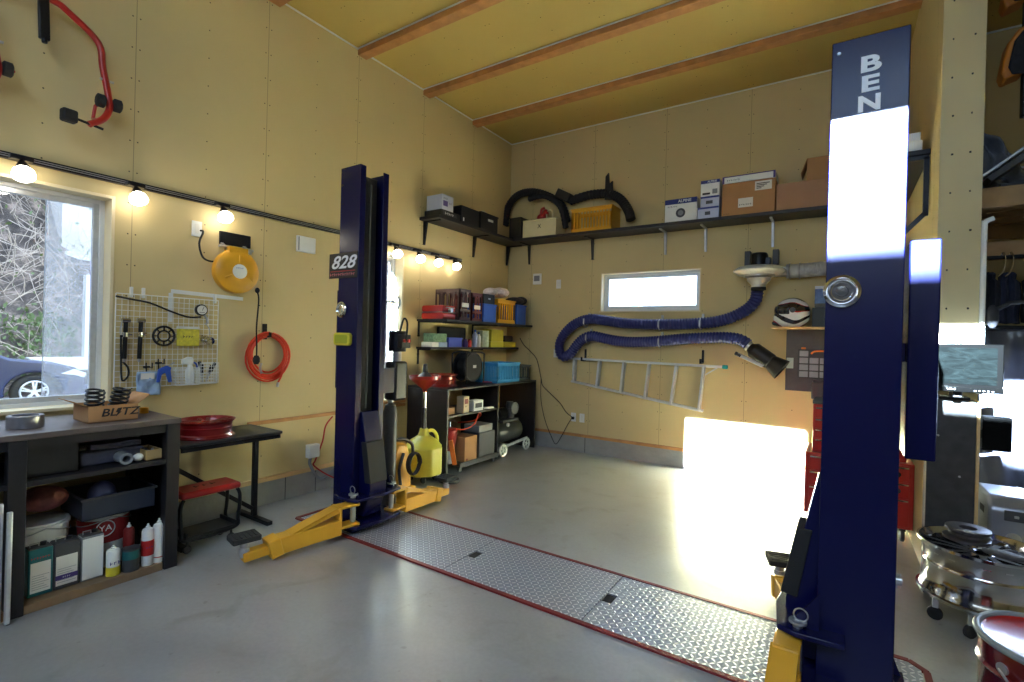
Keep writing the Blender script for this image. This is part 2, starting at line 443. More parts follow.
MB().box(a0+w+s, a1-w-s, y0+.022, y0+.026, z0+w+s, z1-w-s).build('pane', GLASS, r)
MB().box(-2.0, -1.9, y0-.02, y0, z0+.03, z0+.045).tube([(-1.93, y0-.02, z0+.045), (-1.9, y0-.035, z0+.06), (-1.83, y0-.035, z0+.05)], .006).build('window_handle', M['alu'], r)
mb = MB().box(a0, a0+.012, YB-.004, y0, z0, z1).box(a1-.012, a1, YB-.004, y0, z0, z1).box(a0+.012, a1-.012, YB-.004, y0, z1-.012, z1).box(a0-.01, a1+.01, YB-.02, y0, z0-.012, z0)
struct(mb, 'window_liner', LN)

# ================================================================ daylight
W = bpy.data.worlds.new('World'); SC.world = W; W.use_nodes = True
bg = W.node_tree.nodes['Background']; bg.inputs[0].default_value = (.62, .78, 1, 1); bg.inputs[1].default_value = SKY
sd = Vector((.15, 1, -.52)).normalized()
sun = bpy.data.objects.new('sun', bpy.data.lights.new('sun', 'SUN')); COL.objects.link(sun)
sun.data.energy = SUN; sun.data.angle = R(.53); sun.data.color = (.66, .85, 1)
sun.rotation_euler = (-sd).to_track_quat('Z', 'Y').to_euler(); sun.location = (0, -8, 8)
def area(name, loc, rot, sx, sy, e, col=(1,1,1), portal=False):
    l = bpy.data.lights.new(name, 'AREA'); l.shape = 'RECTANGLE'; l.size = sx; l.size_y = sy; l.energy = e; l.color = col
    if portal: l.cycles.is_portal = True
    o = bpy.data.objects.new(name, l); COL.objects.link(o); o.location = loc; o.rotation_euler = rot; return o
area('transom_fill_lamp', (-.68, -.93, 3.88), (pi/2-R(48), 0, 0), 3.8, .5, TRANL, (.38, .62, 1))  # added area lamp, bluish fill in place of sky light at the transoms
l_ = area('door_fill_lamp', (-.85, -.93, 2.9), (pi/2-R(24), 0, 0), 4.6, .9, DOORL, (.66, .82, 1)); l_.data.spread = R(95)  # added fill lamp, spread narrowed to brighten the lower back wall
area('window_portal', (XW-.1, (W1[0]+W1[1])/2, 1.64), (0, -pi/2, 0), 1.35, 1.6, 1, portal=True)
area('window_portal', (XW-.1, (W2[0]+W2[1])/2, 1.56), (0, -pi/2, 0), 1.55, .75, 1, portal=True)
area('window_portal', (-1.97, YB+.08, 2.09), (-pi/2, 0, 0), 1.2, .46, 1, portal=True)
area('window_portal', (-.7, -1.0, 3.82), (pi/2, 0, 0), 3.8, .5, 1, portal=True)

# ================================================================ outside the left windows
def brush_mat():
    m = bpy.data.materials.new('winter_brush'); m.use_nodes = True
    N, L, b = nodes_of(m); g = N.new('ShaderNodeNewGeometry')
    n = N.new('ShaderNodeTexNoise'); n.inputs['Scale'].default_value = 2.2; n.inputs['Detail'].default_value = 9; n.inputs['Roughness'].default_value = .75; L.new(g.outputs['Position'], n.inputs['Vector'])
    r = N.new('ShaderNodeValToRGB'); e = r.color_ramp.elements; e[0].position = .36; e[0].color = lin((40, 36, 40))+(1,); e[1].position = .66; e[1].color = lin((170, 150, 138))+(1,)
    k = e.new(.5); k.color = lin((84, 76, 72))+(1,)
    L.new(n.outputs['Fac'], r.inputs[0]); L.new(r.outputs[0], b.inputs['Base Color']); b.inputs['Roughness'].default_value = .95
    return m
rnd = random.Random(3)
GZ = -.13
struct(MB().box(-60, XW-.25, -40, 60, GZ-.1, GZ), 'ground_outside', mat('asphalt', (128, 124, 122), .8, 0, .15, 1.5))
def hill(u, v):
    y = -22+52*u; t = v
    x = -15.6-9*t; z = GZ + 12*t**.85
    s = sin(y*1.7)*.25+sin(y*.6+2)*.5+sin(y*3.1+t*9)*.12+sin(t*23+y)*.1
    return (x+s*min(1, t*4), y, z+.25*sin(y*2.3+t*14)*min(1, t*4))
struct(MB().sheet(hill, 90, 40), 'hill', brush_mat(), angle=80)
# bare twigs and brambles over the slope: nobody could count them
def slope(y, t): return Vector(hill((y+22)/52, t))
mb = MB()
for i in range(1500):
    y = rnd.uniform(0, 7.5); t = rnd.uniform(.0, .75); p = slope(y, t)+Vector((.15, 0, .05))
    a = rnd.uniform(-1.2, 1.2); l = rnd.uniform(.4, 1.6); q = [p]
    for k in range(3):
        p = p+Vector((rnd.uniform(0, .3), sin(a), abs(cos(a))*.8))*l/3; a += rnd.uniform(-.5, .5); q.append(p)
    mb.tube(q, rnd.uniform(.004, .011), 3)
tag(mb.build('bramble_twigs', mat('dry_twig', (190, 174, 158), .8, 0, .2, 3)), 'pale bare bramble twigs tangled over the hillside outside the large window', 'twigs', kind='stuff')
mb = MB()
for i in range(1000):
    k = rnd.random()
    if k < .55: y = rnd.gauss(3.5, .55); t = rnd.uniform(.0, .10)
    else: y = rnd.uniform(1, 6.5); t = rnd.uniform(.0, .7)
    p = slope(y, max(t, 0))+Vector((rnd.uniform(.1, .8), 0, rnd.uniform(0, .5)))
    s = rnd.uniform(.04, .09); e = Euler((rnd.uniform(0, 6), rnd.uniform(0, 6), rnd.uniform(0, 6))).to_matrix()
    mb._add([p+e@Vector(c) for c in ((-s, 0, 0), (0, -s*.5, .01), (s, 0, 0), (0, s*.5, .01))], [(0,1,2,3)])
tag(mb.build('ivy_leaves', mat('ivy_leaf', (96, 118, 70), .6, 0, .3, 2)), 'green ivy leaves on the slope behind the parked car', 'leaves', kind='stuff')
# pale concrete house and fence posts on the slope
hb = thing('house', 'pale concrete house with a grey roof edge on top of the slope', 'building', (-17.5, 8, 3))
MB().box(-23, -18.2, 4.6, 14, 3.3, 7.6).build('wall', mat('pale_render', (214, 208, 204), .8, 0, .04, 2), hb)
MB().box(-23.2, -17.9, 4.4, 14.2, 7.6, 7.9).build('roof', M['grey'], hb, bevel=.02)
MB().box(-18.25, -18.0, 4.65, 14, 3.4, 3.62).build('ledge', M['white'], hb, bevel=.02)
single(MB().box(-15.3, -15.1, 4.28, 4.5, GZ+.9, 2.75).box(-15.4, -15.0, 3.3, 4.9, GZ+.6, GZ+.9), 'gate_post', M['white'], 'white concrete gate post on a low footing behind the parked car', 'post', bevel=.01)
# car, front towards +y, side towards the garage
cx = -13.1; cg = GZ; cy = 2.96
car = thing('car', 'dark blue hatchback car parked outside the large window', 'car', (cx-.85, cy-1.2, cg))
prof = [(-3.35, .35), (-3.35, .72), (-3.2, .95), (-2.95, 1.38), (-2.3, 1.46), (-1.3, 1.44), (-.35, .98), (.25, .9), (.62, .78), (.78, .6), (.8, .3), (.72, .18)]
low = [(.42, .18)]
arch = [(.42*cos(a), .32+.38*sin(a)) for a in [R(x) for x in range(-15, 196, 15)]]
arch2 = [(-2.55+p, q) for p, q in arch]
poly = prof+arch+arch2+[(-3.2, .2)]
def car_ring(inset):
    return [(cy+p*(1-.0*inset), cg+q) for p, q in poly]
paint = mat('car_blue_paint', (32, 42, 80), .25, .2, .04, 3, coat=.8)
mb = MB(); mb.prism(car_ring(0), 'x', cx-1.66, cx)
mb.build('car_body', paint, car, bevel=.05, seg=3)
gl = mat('car_glass', (20, 26, 34), .08, 0, 0)
MB().prism([(cy-2.85, cg+1.0), (cy-2.7, cg+1.34), (cy-2.2, cg+1.40), (cy-1.35, cg+1.38), (cy-.6, cg+1.0)], 'x', cx-.01, cx+.006).build('side_window', gl, car)
MB().prism([(cy+.38, cg+.66), (cy+.62, cg+.62), (cy+.76, cg+.56), (cy+.79, cg+.66), (cy+.6, cg+.75)], 'x', cx-.2, cx+.012).build('headlight', mat('lamp_lens', (230, 236, 240), .1, 0, 0, coat=1), car, bevel=.01)
MB().box(cx-1.5, cx+.015, cy+.72, cy+.83, cg+.2, cg+.42).build('bumper', paint, car, bevel=.03)
for wy in (0, -2.55):
    wh = MB().torus((cx-.1, cy+wy, cg+.32), (1, 0, 0), .26, .085, 36, 12).build('wheel', M['rubber'], car)
    mb = MB().torus((cx-.02, cy+wy, cg+.32), (1, 0, 0), .205, .018, 32, 8).cyl((cx-.08, cy+wy, cg+.32), (cx-.0, cy+wy, cg+.32), .05)
    for k in range(5):
        for d in (-.14, .14):
            a = 2*pi*k/5+.3
            mb.bar((cx-.01, cy+wy+.04*cos(a+d), cg+.32+.04*sin(a+d)), (cx-.015, cy+wy+.2*cos(a+d), cg+.32+.2*sin(a+d)), .03, .03)
    mb.build('alloy_rim', mat('alloy', (206, 208, 212), .3, .5, 0), wh)
MB().ball((cx+.08, cy-.62, cg+1.02), .08, .06, .08).build('wing_mirror', paint, car)
# unseen block added outside so direct sun enters only above its top edge
nb = thing('sun_blocker', 'plain unseen block added opposite the garage front to cut off low sun', 'building', (0, -7.5, GZ))
MB().box(-9, 9, -9, -7.0, GZ, 6.78).build('wall', mat('blocker_render', (120, 118, 114), .8, 0, .04, 1), nb)
MB().box(-34, -6.5, -9.2, -7.1, GZ, 15).build('tall_blocker', mat('blocker_render', (120, 118, 114)), nb)  # added taller part that keeps the hill and car out of the sun
MB().box(-1, .2, -7.02, -6.96, 3.2, 4.4).box(2, 3.2, -7.02, -6.96, 3.2, 4.4).build('window', gl, nb)
struct(MB().box(-9, 14, -7.0, -1.1, GZ-.1, GZ+.08), 'pavement', mat('forecourt', (96, 95, 92), .8, 0, .1, 1.5))
# ================================================================ the lift
def tread_mat():
    m = bpy.data.materials.new('tread_plate'); m.use_nodes = True
    N, L, b = nodes_of(m)
    g = N.new('ShaderNodeNewGeometry'); s = N.new('ShaderNodeSeparateXYZ'); L.new(g.outputs['Position'], s.inputs[0])
    def mm(*a): return math_(N, L, *a)
    sc = 1/.029
    X = mm('MULTIPLY', s.outputs[0], sc); Y = mm('MULTIPLY', s.outputs[1], sc)
    iu = mm('FLOOR', X); iv = mm('FLOOR', Y)
    fu = mm('SUBTRACT', mm('SUBTRACT', X, iu), .5); fv = mm('SUBTRACT', mm('SUBTRACT', Y, iv), .5)
    par = mm('ABSOLUTE', mm('MODULO', mm('ADD', iu, iv), 2))
    a = mm('ADD', fu, fv); c = mm('SUBTRACT', fu, fv)
    def lerp(p, q): return mm('ADD', p, mm('MULTIPLY', par, mm('SUBTRACT', q, p)))
    p = lerp(a, c); q = lerp(c, a)
    d = mm('ADD', mm('POWER', mm('ABSOLUTE', mm('DIVIDE', p, .66)), 2), mm('POWER', mm('ABSOLUTE', mm('DIVIDE', q, .2)), 2))
    h = mm('MAXIMUM', mm('SUBTRACT', 1, d), 0)
    hp = mm('POWER', h, .5)
    bp = N.new('ShaderNodeBump'); bp.inputs['Strength'].default_value = 1; bp.inputs['Distance'].default_value = .003
    L.new(hp, bp.inputs['Height']); L.new(bp.outputs[0], b.inputs['Normal'])
    mx = N.new('ShaderNodeMix'); mx.data_type = 'RGBA'; L.new(mm('GREATER_THAN', h, .05), mx.inputs[0])
    mx.inputs[6].default_value = lin((150, 156, 172))+(1,); mx.inputs[7].default_value = lin((216, 220, 230))+(1,)
    L.new(mx.outputs[2], b.inputs['Base Color'])
    b.inputs['Metallic'].default_value = .4; b.inputs['Roughness'].default_value = .36
    return m
TR = tread_mat()
xs = [(-2.93, -2.035), (-2.03, -1.085), (-1.08, -.15)]
lb = ['checker steel floor plate next to the left lift post', 'middle one of the three checker steel floor plates', 'checker steel floor plate next to the tall right lift post']
for i, (a, b_) in enumerate(xs):
    t = thing('floor_plate', lb[i], 'floor plate', ((a+b_)/2, 2.65, 0), 'checker plates set between the lift posts')
    a2, b2 = a, b_
    mb = MB()
    if i == 0: mb.box(a, b2, 2.355, 2.945, .001, .01); holes = []
    else: mb.box(a+.06, b2, 2.355, 2.945, .001, .01).box(a, a+.06, 2.355, 2.60, .001, .01).box(a, a+.06, 2.70, 2.945, .001, .01)
    mb.build('plate', TR, t)
    if i: MB().box(a, a+.06, 2.60, 2.70, .001, .004).build('hand_hole', M['ink'], t)
t = thing('pit_frame', 'dark red steel edging around the checker plates and both post bases', 'edging', (-1.6, 2.65, 0))
mb = MB()
def path2(mb, pts, w, z0, z1):
    for (xa, ya), (xb, yb) in zip(pts[:-1], pts[1:]):
        mb.bar((xa, ya, (z0+z1)/2), (xb, yb, (z0+z1)/2), w, z1-z0)
path2(mb, [(-3.53, 2.34), (.345, 2.34)], .026, .0005, .012)
path2(mb, [(-3.53, 2.96), (.3, 2.96), (.36, 2.90), (.36, 2.34)], .026, .0005, .012)
path2(mb, [(-3.53, 2.34), (-3.53, 2.96)], .026, .0005, .012)
mb.build('edging', M['redd'], t)
for nm, a, b_, lab in (('post_plate', -3.51, -2.94, 0), ('post_plate', -.14, .34, 1)):
    MB().box(a, b_, 2.355, 2.945, .001, .008).build(nm, TR, t)

def lift_post(label, mirror, x_out, x_in, y0, y1, ztop):
    'C channel, its opening on the inner side (mirror=1: opening faces +x)'
    d = 1 if mirror else -1
    w = abs(x_in-x_out)
    t = thing('lift_post', label, 'car lift post', ((x_out+x_in)/2, (y0+y1)/2, 0), 'posts of the two-post car lift')
    th = .012; lip = .055
    def X(a): return x_out + d*a
    # channel cross section polygon (x,y)
    poly = [(X(0), y0), (X(w), y0), (X(w), y0+lip), (X(w-th), y0+lip), (X(w-th), y0+th), (X(th), y0+th),
            (X(th), y1-th), (X(w-th), y1-th), (X(w-th), y1-lip), (X(w), y1-lip), (X(w), y1), (X(0), y1)]
    MB().prism(poly, 'z', .02, ztop).build('column', M['navy'], t, bevel=.004)
    # chain guard and slide block rail seen in the slot
    MB().box(min(X(.05), X(w-.05)), max(X(.05), X(w-.05)), y0+.075, y1-.075, .03, ztop-.06).build('chain_guard', M['rubber'], t, bevel=.006)
    MB().cyl((X(w-.03), y0+.13, .9), (X(w-.03), y0+.13, ztop-.12), .006, n=8).build('lock_cable', M['dgrey'], t)
    MB().box(min(X(-.06), X(w+.06)), max(X(-.06), X(w+.06)), y0-.04, y1+.04, .008, .026).build('base_plate', M['navy'], t, bevel=.003)
    for by in (y0-.02, y1+.02):
        b_ = MB()
    mb = MB()
    for yy in (y0-.012, y1):
        mb.prism([(X(-.05), .026), (X(.0), .026), (X(0), .16)], 'y', yy, yy+.012)
    mb.build('gusset', M['navy'], t)
    # carriage with slanted skirt and rubber door guard
    c = t
    k0, k1 = y0+.06, y1-.06
    ca = MB().prism([(X(w-.02), .1), (X(w+.05), .1), (X(w+.12), .30), (X(w+.12), .34), (X(w+.012), .88), (X(w-.02), .88)], 'y', k0, k1)
    ca = ca.build('carriage', M['navy'], t, bevel=.006)
    MB().prism([(X(w+.075), .36), (X(w+.140), .365), (X(w+.084), .66), (X(w+.025), .66)], 'y', k0-.014, k1-.01).build('door_guard', M['rubber'], t, bevel=.004)
    # arm brackets: two plates above each other reaching fore and aft
    for z in (.255, .06):
        MB().prism([(X(w-.10), y0-.09), (X(w+.07), y0-.1), (X(w+.14), y0-.07), (X(w+.165), (y0+y1)/2), (X(w+.14), y1+.07), (X(w+.07), y1+.1), (X(w-.10), y1+.09)], 'z', z, z+.022).build('arm_bracket', M['navy'], ca, bevel=.004)
    MB().prism([(X(w-.01), .277), (X(w+.10), .277), (X(w-.01), .43)], 'y', y0-.035, y0-.02).prism([(X(w-.01), .277), (X(w+.10), .277), (X(w-.01), .43)], 'y', y1+.02, y1+.035).build('bracket_web', M['navy'], ca)
    for py in (y0-.045, y1+.045):
        p = MB().cyl((X(w+.065), py, .05), (X(w+.065), py, .295), .019, n=16).cyl((X(w+.065), py, .295), (X(w+.065), py, .305), .034, n=20)
        p.build('arm_pin', M['steel'], ca)
        MB().torus((X(w+.055), py, .33), (0, 1, 0), .026, .003, 20, 6).build('pin_ring', M['steel'], ca)
    return t, X, w
PLt, XL, WL = lift_post('navy blue lift post with the 828 plate and a yellow tray', 1, -3.21, -2.985, 2.43, 2.71, 2.725)
PRt, XR, WR = lift_post('tall navy blue lift post with white letters near its top, lit white by the sun', 0, .205, -.055, 2.46, 2.76, 2.725)

def lift_arm(post, label, pivot, tip, padr=.085, gus=True, flip=1):
    p = Vector(pivot+(0,)); q = Vector(tip+(0,)); d = (q-p).normalized(); L_ = (q-p).length
    t = bpy.data.objects.new('swing_arm', None); COL.objects.link(t); t.parent = post; t.location = Vector((p.x, p.y, 0))-post.location; t['label'] = label
    s = d.cross(Vector((0, 0, 1)))
    def Q(a, z, o=0): return p+d*a+s*o+Vector((0, 0, z))
    hw = .062
    mb = MB().bar(Q(.11, .098), Q(L_*.74, .082), .112, .105)
    # hinge knuckle: top and bottom straps around the pin and the end plate
    mb.bar(Q(-.03, .232), Q(.14, .232), .10, .02).bar(Q(-.03, .092), Q(.14, .092), .10, .02).bar(Q(.105, .16), Q(.125, .16), .10, .14)
    arm = mb.build('outer_beam', M['yellow'], t, bevel=.006)
    if gus:
        g = MB()
        for o in (-.045, .045):
            v = [Q(.12, .242, o), Q(L_*.62, .135, o), Q(L_*.56, .132, o), Q(.12, .205, o)]
            w = [x+s*.01 for x in v]
            g._add(v+w, [(0,1,2,3), (7,6,5,4), (0,4,5,1), (1,5,6,2), (2,6,7,3), (3,7,4,0)])
        v = [Q(.12, .243, -.045), Q(L_*.62, .138, -.045), Q(L_*.62, .138, .055), Q(.12, .243, .055)]
        g._add(v+[x-Vector((0, 0, .008)) for x in v], [(0,1,2,3), (7,6,5,4), (0,4,5,1), (1,5,6,2), (2,6,7,3), (3,7,4,0)])
        g.build('gusset', M['yellow'], t)
    MB().bar(Q(L_*.70, .088), Q(L_*.80, .070), .128, .115).build('collar', M['yellow'], t, bevel=.006)
    MB().bar(Q(L_*.78, .072), Q(L_*1.0, .062), .075, .06).build('inner_beam', M['yellow'], t, bevel=.008)
    ps = MB().cyl(Q(L_*.985, .06), Q(L_*.985, .165), .024).cyl(Q(L_*.985, .09), Q(L_*.985, .12), .031)
    ps = ps.build('lifting_screw', M['steel'], t)
    a = math.atan2(d.y, d.x)
    c = Q(L_*.985, .178)
    rot = (0, 0, a+.25)
    m = MB(); pad = [(.082, .062), (.074, .07), (-.074, .07), (-.082, .062), (-.082, -.062), (-.074, -.07), (.074, -.07), (.082, -.062)]
    m.prism([(c.x+(x*cos(a)-y*sin(a)), c.y+(x*sin(a)+y*cos(a))) for x, y in pad], 'z', .165, .195)
    for k in range(-2, 3):
        e = Vector((cos(a+pi/2), sin(a+pi/2), 0)); f = Vector((cos(a), sin(a), 0))
        m.bar(c+f*k*.028-e*.055+Vector((0,0,.019)), c+f*k*.028+e*.055+Vector((0,0,.019)), .012, .006)
    m.build('rubber_pad', M['rubber'], t, bevel=.004)
    return t
lift_arm(PLt, 'yellow swing arm reaching towards the red stool', (-2.92, 2.385), (-3.06, 1.66))
lift_arm(PLt, 'yellow swing arm reaching towards the yellow drain tank', (-2.92, 2.755), (-2.96, 3.46))
lift_arm(PRt, 'yellow swing arm pointing out of the picture', (-.152, 2.415), (-.158, 1.80))
lift_arm(PRt, 'yellow swing arm with its black pad against the bright floor', (-.12, 2.805), (-.27, 3.38))

# fittings on the left post
yf = 2.43
t = thing('number_plate_sign', 'small black plate reading 828 on the left lift post', 'sign', (-3.15, yf-.004, 1.9))
MB().box(-3.315, -2.99, yf-.008, yf-.001, 1.885, 2.075).build('plate', M['ink'], t, bevel=.001)
text('828', .135, (-3.155, yf-.0095, 2.0), FB, M['inkw'], t, sx=1.35, bold=.002, shear=.35)
MB().box(-3.295, -3.01, yf-.0095, yf-.008, 1.935, 1.94).build('rule', M['inkr'], t)
text('~12', .042, (-3.155, yf-.0095, 1.913), FB, mat('pink_ink', (206, 120, 120), .5, 0, 0), t, sx=.95, bold=.0004)
t = thing('round_badge', 'round chrome maker badge on the left lift post', 'badge', (-3.155, yf, 1.64))
MB().lathe([(.052, 0), (.06, .012), (.05, .018), (.042, .008)], (-3.155, yf-.001, 1.645), (0, -1, 0), 32).build('rim', M['chrome'], t)
MB().lathe([(.041, .004), (.03, .012), (.001, .014)], (-3.155, yf-.001, 1.645), (0, -1, 0), 28).build('dome', M['chrome'], t)
t = thing('magnetic_tray', 'yellow rectangular tray stuck on the left lift post under the badge', 'tray', (-3.13, yf, 1.38))
def rrect(x0, x1, z0, z1, r, n=5):
    P = []
    for cx_, cz_, a0 in ((x1-r, z1-r, 0), (x0+r, z1-r, 90), (x0+r, z0+r, 180), (x1-r, z0+r, 270)):
        for k in range(n+1): a = R(a0+90*k/n); P.append((cx_+r*cos(a), cz_+r*sin(a)))
    return P
MB().prism(rrect(-3.215, -3.03, 1.375, 1.47, .025), 'y', yf-.03, yf-.001).build('rim', M['yellow2'], t, bevel=.006)
MB().prism(rrect(-3.195, -3.05, 1.39, 1.455, .015), 'y', yf-.033, yf-.029).build('tray_well', mat('olive_plastic', (164, 168, 40), .5, 0, .03), t, bevel=.002)
single(MB().box(-3.262, -3.212, 2.46, 2.66, 1.04, 1.80), 'cable_cover', M['navy'], 'long navy cover box on the wall side of the left lift post', 'cover', bevel=.005)
# fittings on the right post
yf = 2.46
t = thing('round_badge', 'large round chrome maker badge on the tall right lift post', 'badge', (.01, yf, 1.68))
MB().lathe([(.048, 0), (.062, .01), (.066, .016), (.056, .022), (.046, .01)], (.002, yf-.001, 1.685), (0, -1, 0), 40).build('rim', M['chrome'], t)
MB().lathe([(.044, .004), (.038, .011), (.028, .007), (.02, .014), (.001, .015)], (.002, yf-.001, 1.685), (0, -1, 0), 32).build('dome', M['chrome'], t)
for ch, z in (('B', 2.607), ('E', 2.527), ('N', 2.447)):
    text(ch, .088, (.077, yf-.0012, z-.004), FB, M['inkw'], PRt, ext=.001, sx=1.45 if ch != 'N' else 1.2, bold=.003)
MB().lathe([(.008, 0), (.006, .006)], (-.03, yf, 2.675), (0, -1, 0), 12).build('bolt', M['steel'], PRt)
single(MB().box(.235, .335, 2.62, 2.84, 1.0, 1.905), 'control_cover', M['navy'], 'tall navy cover box hanging beside the tall right lift post', 'cover', bevel=.006)
single(MB().box(.2065, .234, 2.69, 2.77, 1.4, 1.48), 'cover_bracket', M['navy'], 'small navy bracket between the tall post and its cover box', 'bracket', bevel=.003)
single(MB().cyl((.205, 2.6, .5), (.235, 2.6, .5), .02, n=12).cyl((.22, 2.6, .47), (.22, 2.6, .53), .012, n=10), 'hose_fitting', M['steel'], 'small steel hose fitting low on the side of the tall right post', 'fitting')

# pump unit behind the left post
t = thing('hydraulic_pump', 'black lift motor with a steel tank hanging behind the left post', 'pump', (-2.9, 2.86, .9))
t.location = (-3.05, 2.88, .9)
MB().cyl((-3.05, 2.90, 1.33), (-3.05, 2.90, 1.50), .072, n=24).build('motor', M['blackmetal'], t, bevel=.006)
MB().box(-3.0, -2.945, 2.85, 2.95, 1.36, 1.47).build('switch_box', M['black'], t, bevel=.006)
MB().cyl((-2.94, 2.87, 1.42), (-2.93, 2.87, 1.42), .014).cyl((-2.945, 2.92, 1.42), (-2.93, 2.92, 1.42), .014).build('button', M['red'], t)
MB().cyl((-3.05, 2.90, 1.25), (-3.05, 2.90, 1.33), .035).build('valve_block', M['steel'], t, bevel=.003)
MB().box(-3.12, -2.99, 2.83, 2.97, .93, 1.25).build('oil_tank', M['black'], t, bevel=.02)
MB().tube(smooth_path([(-3.02, 2.9, 1.50), (-2.98, 2.9, 1.60), (-2.94, 2.9, 1.56), (-2.93, 2.88, 1.42)]), .008).build('hose', M['rubber'], t)
MB().torus((-3.03, 2.86, 1.73), (0, 1, 0), .045, .008, 24, 6).cyl((-3.03, 2.713, 1.73), (-3.03, 2.86, 1.73), .01).build('release_ring', M['steel'], t)
MB().box(-3.12, -3.0, 2.711, 2.83, 1.0, 1.2).build('mount', M['navy'], t)

# ================================================================ left wall fittings
# lighting rail with seven spots
t = thing('light_rail', 'black lighting track running along the yellow wall', 'light track', (XW, 2, 2.43))
MB().box(XW+.0, XW+.035, -.6, 4.86, 2.415, 2.452).build('rail', M['blackmetal'], t, bevel=.003)
MB().box(XW+.035, XW+.037, -.6, 4.86, 2.425, 2.43).box(XW+.035, XW+.037, -.6, 4.86, 2.437, 2.442).build('conductor_groove', M['steel'], t)
bulb = mat('bulb_glow', (255, 246, 228), .4, 0, 0, emit=BULB)
spots = [(24, 168), (139, 189), (226, 209), (398, 248), (421, 252), (439, 256), (457, 260)]
spl = ['glowing spot lamp on the track above the large window', 'glowing spot lamp on the track above the wire tool grid', 'glowing spot lamp on the track just above the cable reel outlet',
       'glowing spot lamp just right of the left lift post, first of four on the track', 'second of the four small glowing spot lamps past the lift post', 'third of the four small glowing spot lamps past the lift post', 'last glowing spot lamp at the end of the track near the corner']
def spot(lab, first=True):
    t = thing('spot_lamp', lab, 'spot lamp', (0, 0, 0), 'spot lamps on the black track')
    MB().box(-.0, .05, -.05, .05, -.03, -.002).cyl((.03, 0, -.03), (.045, 0, -.05), .012, n=10).build('track_adapter', M['blackmetal'], t, bevel=.004)
    ax = Vector((.5, 0, -1)).normalized(); c = Vector((.045, 0, -.045))
    MB().lathe([(.018, 0), (.03, .025), (.034, .05)], c, ax, 20).build('lamp_holder', M['blackmetal'], t)
    MB().lathe([(.034, .045), (.046, .06), (.052, .08), (.05, .098), (.035, .112), (.001, .118)], c, ax, 24, caps=False).build('bulb', bulb, t)
    return t
pr = None
for i, (px, py) in enumerate(spots):
    p = at(px, py, 'x', XW+.12)
    if pr is None: pr = o = spot(spl[i])
    else: o = copy_tree(pr); o['label'] = spl[i]
    o.location = (XW+.037, p.y, 2.44)
    l = bpy.data.objects.new('spot_light', bpy.data.lights.new('spot_light', 'SPOT')); COL.objects.link(l)
    l.data.energy = SPOTW; l.data.spot_size = R(105); l.data.spot_blend = .9; l.data.color = (1, .95, .86); l.data.shadow_soft_size = .045
    l.location = (XW+.037+.045+.066, p.y, 2.44-.045-.125)
    l.rotation_euler = (-Vector((.75, 0, -1))).to_track_quat('Z', 'Y').to_euler()

# red paddock stands hanging on the wall
def tube_thing(pts, xs_): return [Vector((XW+x, at(px, py, 'x', XW+x).y, at(px, py, 'x', XW+x).z)) for (px, py), x in zip(pts, xs_)]
def paddock_stand(label, off):
    # measured in (y,z) on the wall
    t = thing('paddock_stand', label, 'paddock stand', (XW+.1, .9+off, 2.7), 'red paddock stands hung on the wall')
    def Y(y): return y+off
    A = smooth_path([(XW+.12, Y(.60), 3.33), (XW+.12, Y(.78), 3.375), (XW+.12, Y(.93), 3.375), (XW+.12, Y(1.0), 3.345), (XW+.12, Y(1.14), 3.24), (XW+.12, Y(1.165), 3.1), (XW+.14, Y(1.19), 2.93), (XW+.15, Y(1.195), 2.84), (XW+.16, Y(1.16), 2.76), (XW+.17, Y(1.09), 2.70)], 5)
    MB().tube(A, .019, 12).tube([(XW+.14, Y(1.19), 2.93), (XW+.06, Y(1.15), 2.86), (XW+.06, Y(1.14), 2.78), (XW+.16, Y(1.15), 2.745)], .010, 8).build('frame_tube', M['red'], t)
    MB().cyl((XW+.17, Y(1.0), 2.715), (XW+.17, Y(1.16), 2.695), .008, n=10).build('lift_rod', M['blackmetal'], t)
    MB().obox((XW+.17, Y(.995), 2.715), (.06, .075, .075), (0, 0, .1)).build('lift_pad', M['rubber'], t, bevel=.012)
    for s_, q in ((.045, 1.235), (.05, 1.15)):
        MB().lathe([(.03, -.022), (.04, -.016), (.04, .016), (.03, .022)], (XW+.15, Y(q), 2.875), (0, 1, 0), 22).build('wheel', M['rubber'], t)
    MB().cyl((XW+.15, Y(1.14), 2.875), (XW+.15, Y(1.265), 2.875), .007, n=8).build('axle', M['red'], t)
    MB().cyl((XW+.13, Y(1.15), 3.02), (XW+.13, Y(1.22), 3.02), .008, n=8).build('clamp_bolt', M['steel'], t)
    MB().bar((XW+.14, Y(.875), 3.42), (XW+.14, Y(.885), 3.12), .05, .028, (1, 0, 0)).cyl((XW+.14, Y(.885), 3.14), (XW+.14, Y(.887), 3.10), .014, n=12).build('handle', M['blackmetal'], t, bevel=.006)
    MB().cyl((XW, Y(.875), 3.47), (XW+.14, Y(.875), 3.47), .012, n=10).build('wall_hook', M['steel'], t)
    return t
paddock_stand('red tubular paddock stand with black wheels, high above the window', 0)
paddock_stand('red tubular paddock stand cut off by the edge of the photo', -.5)

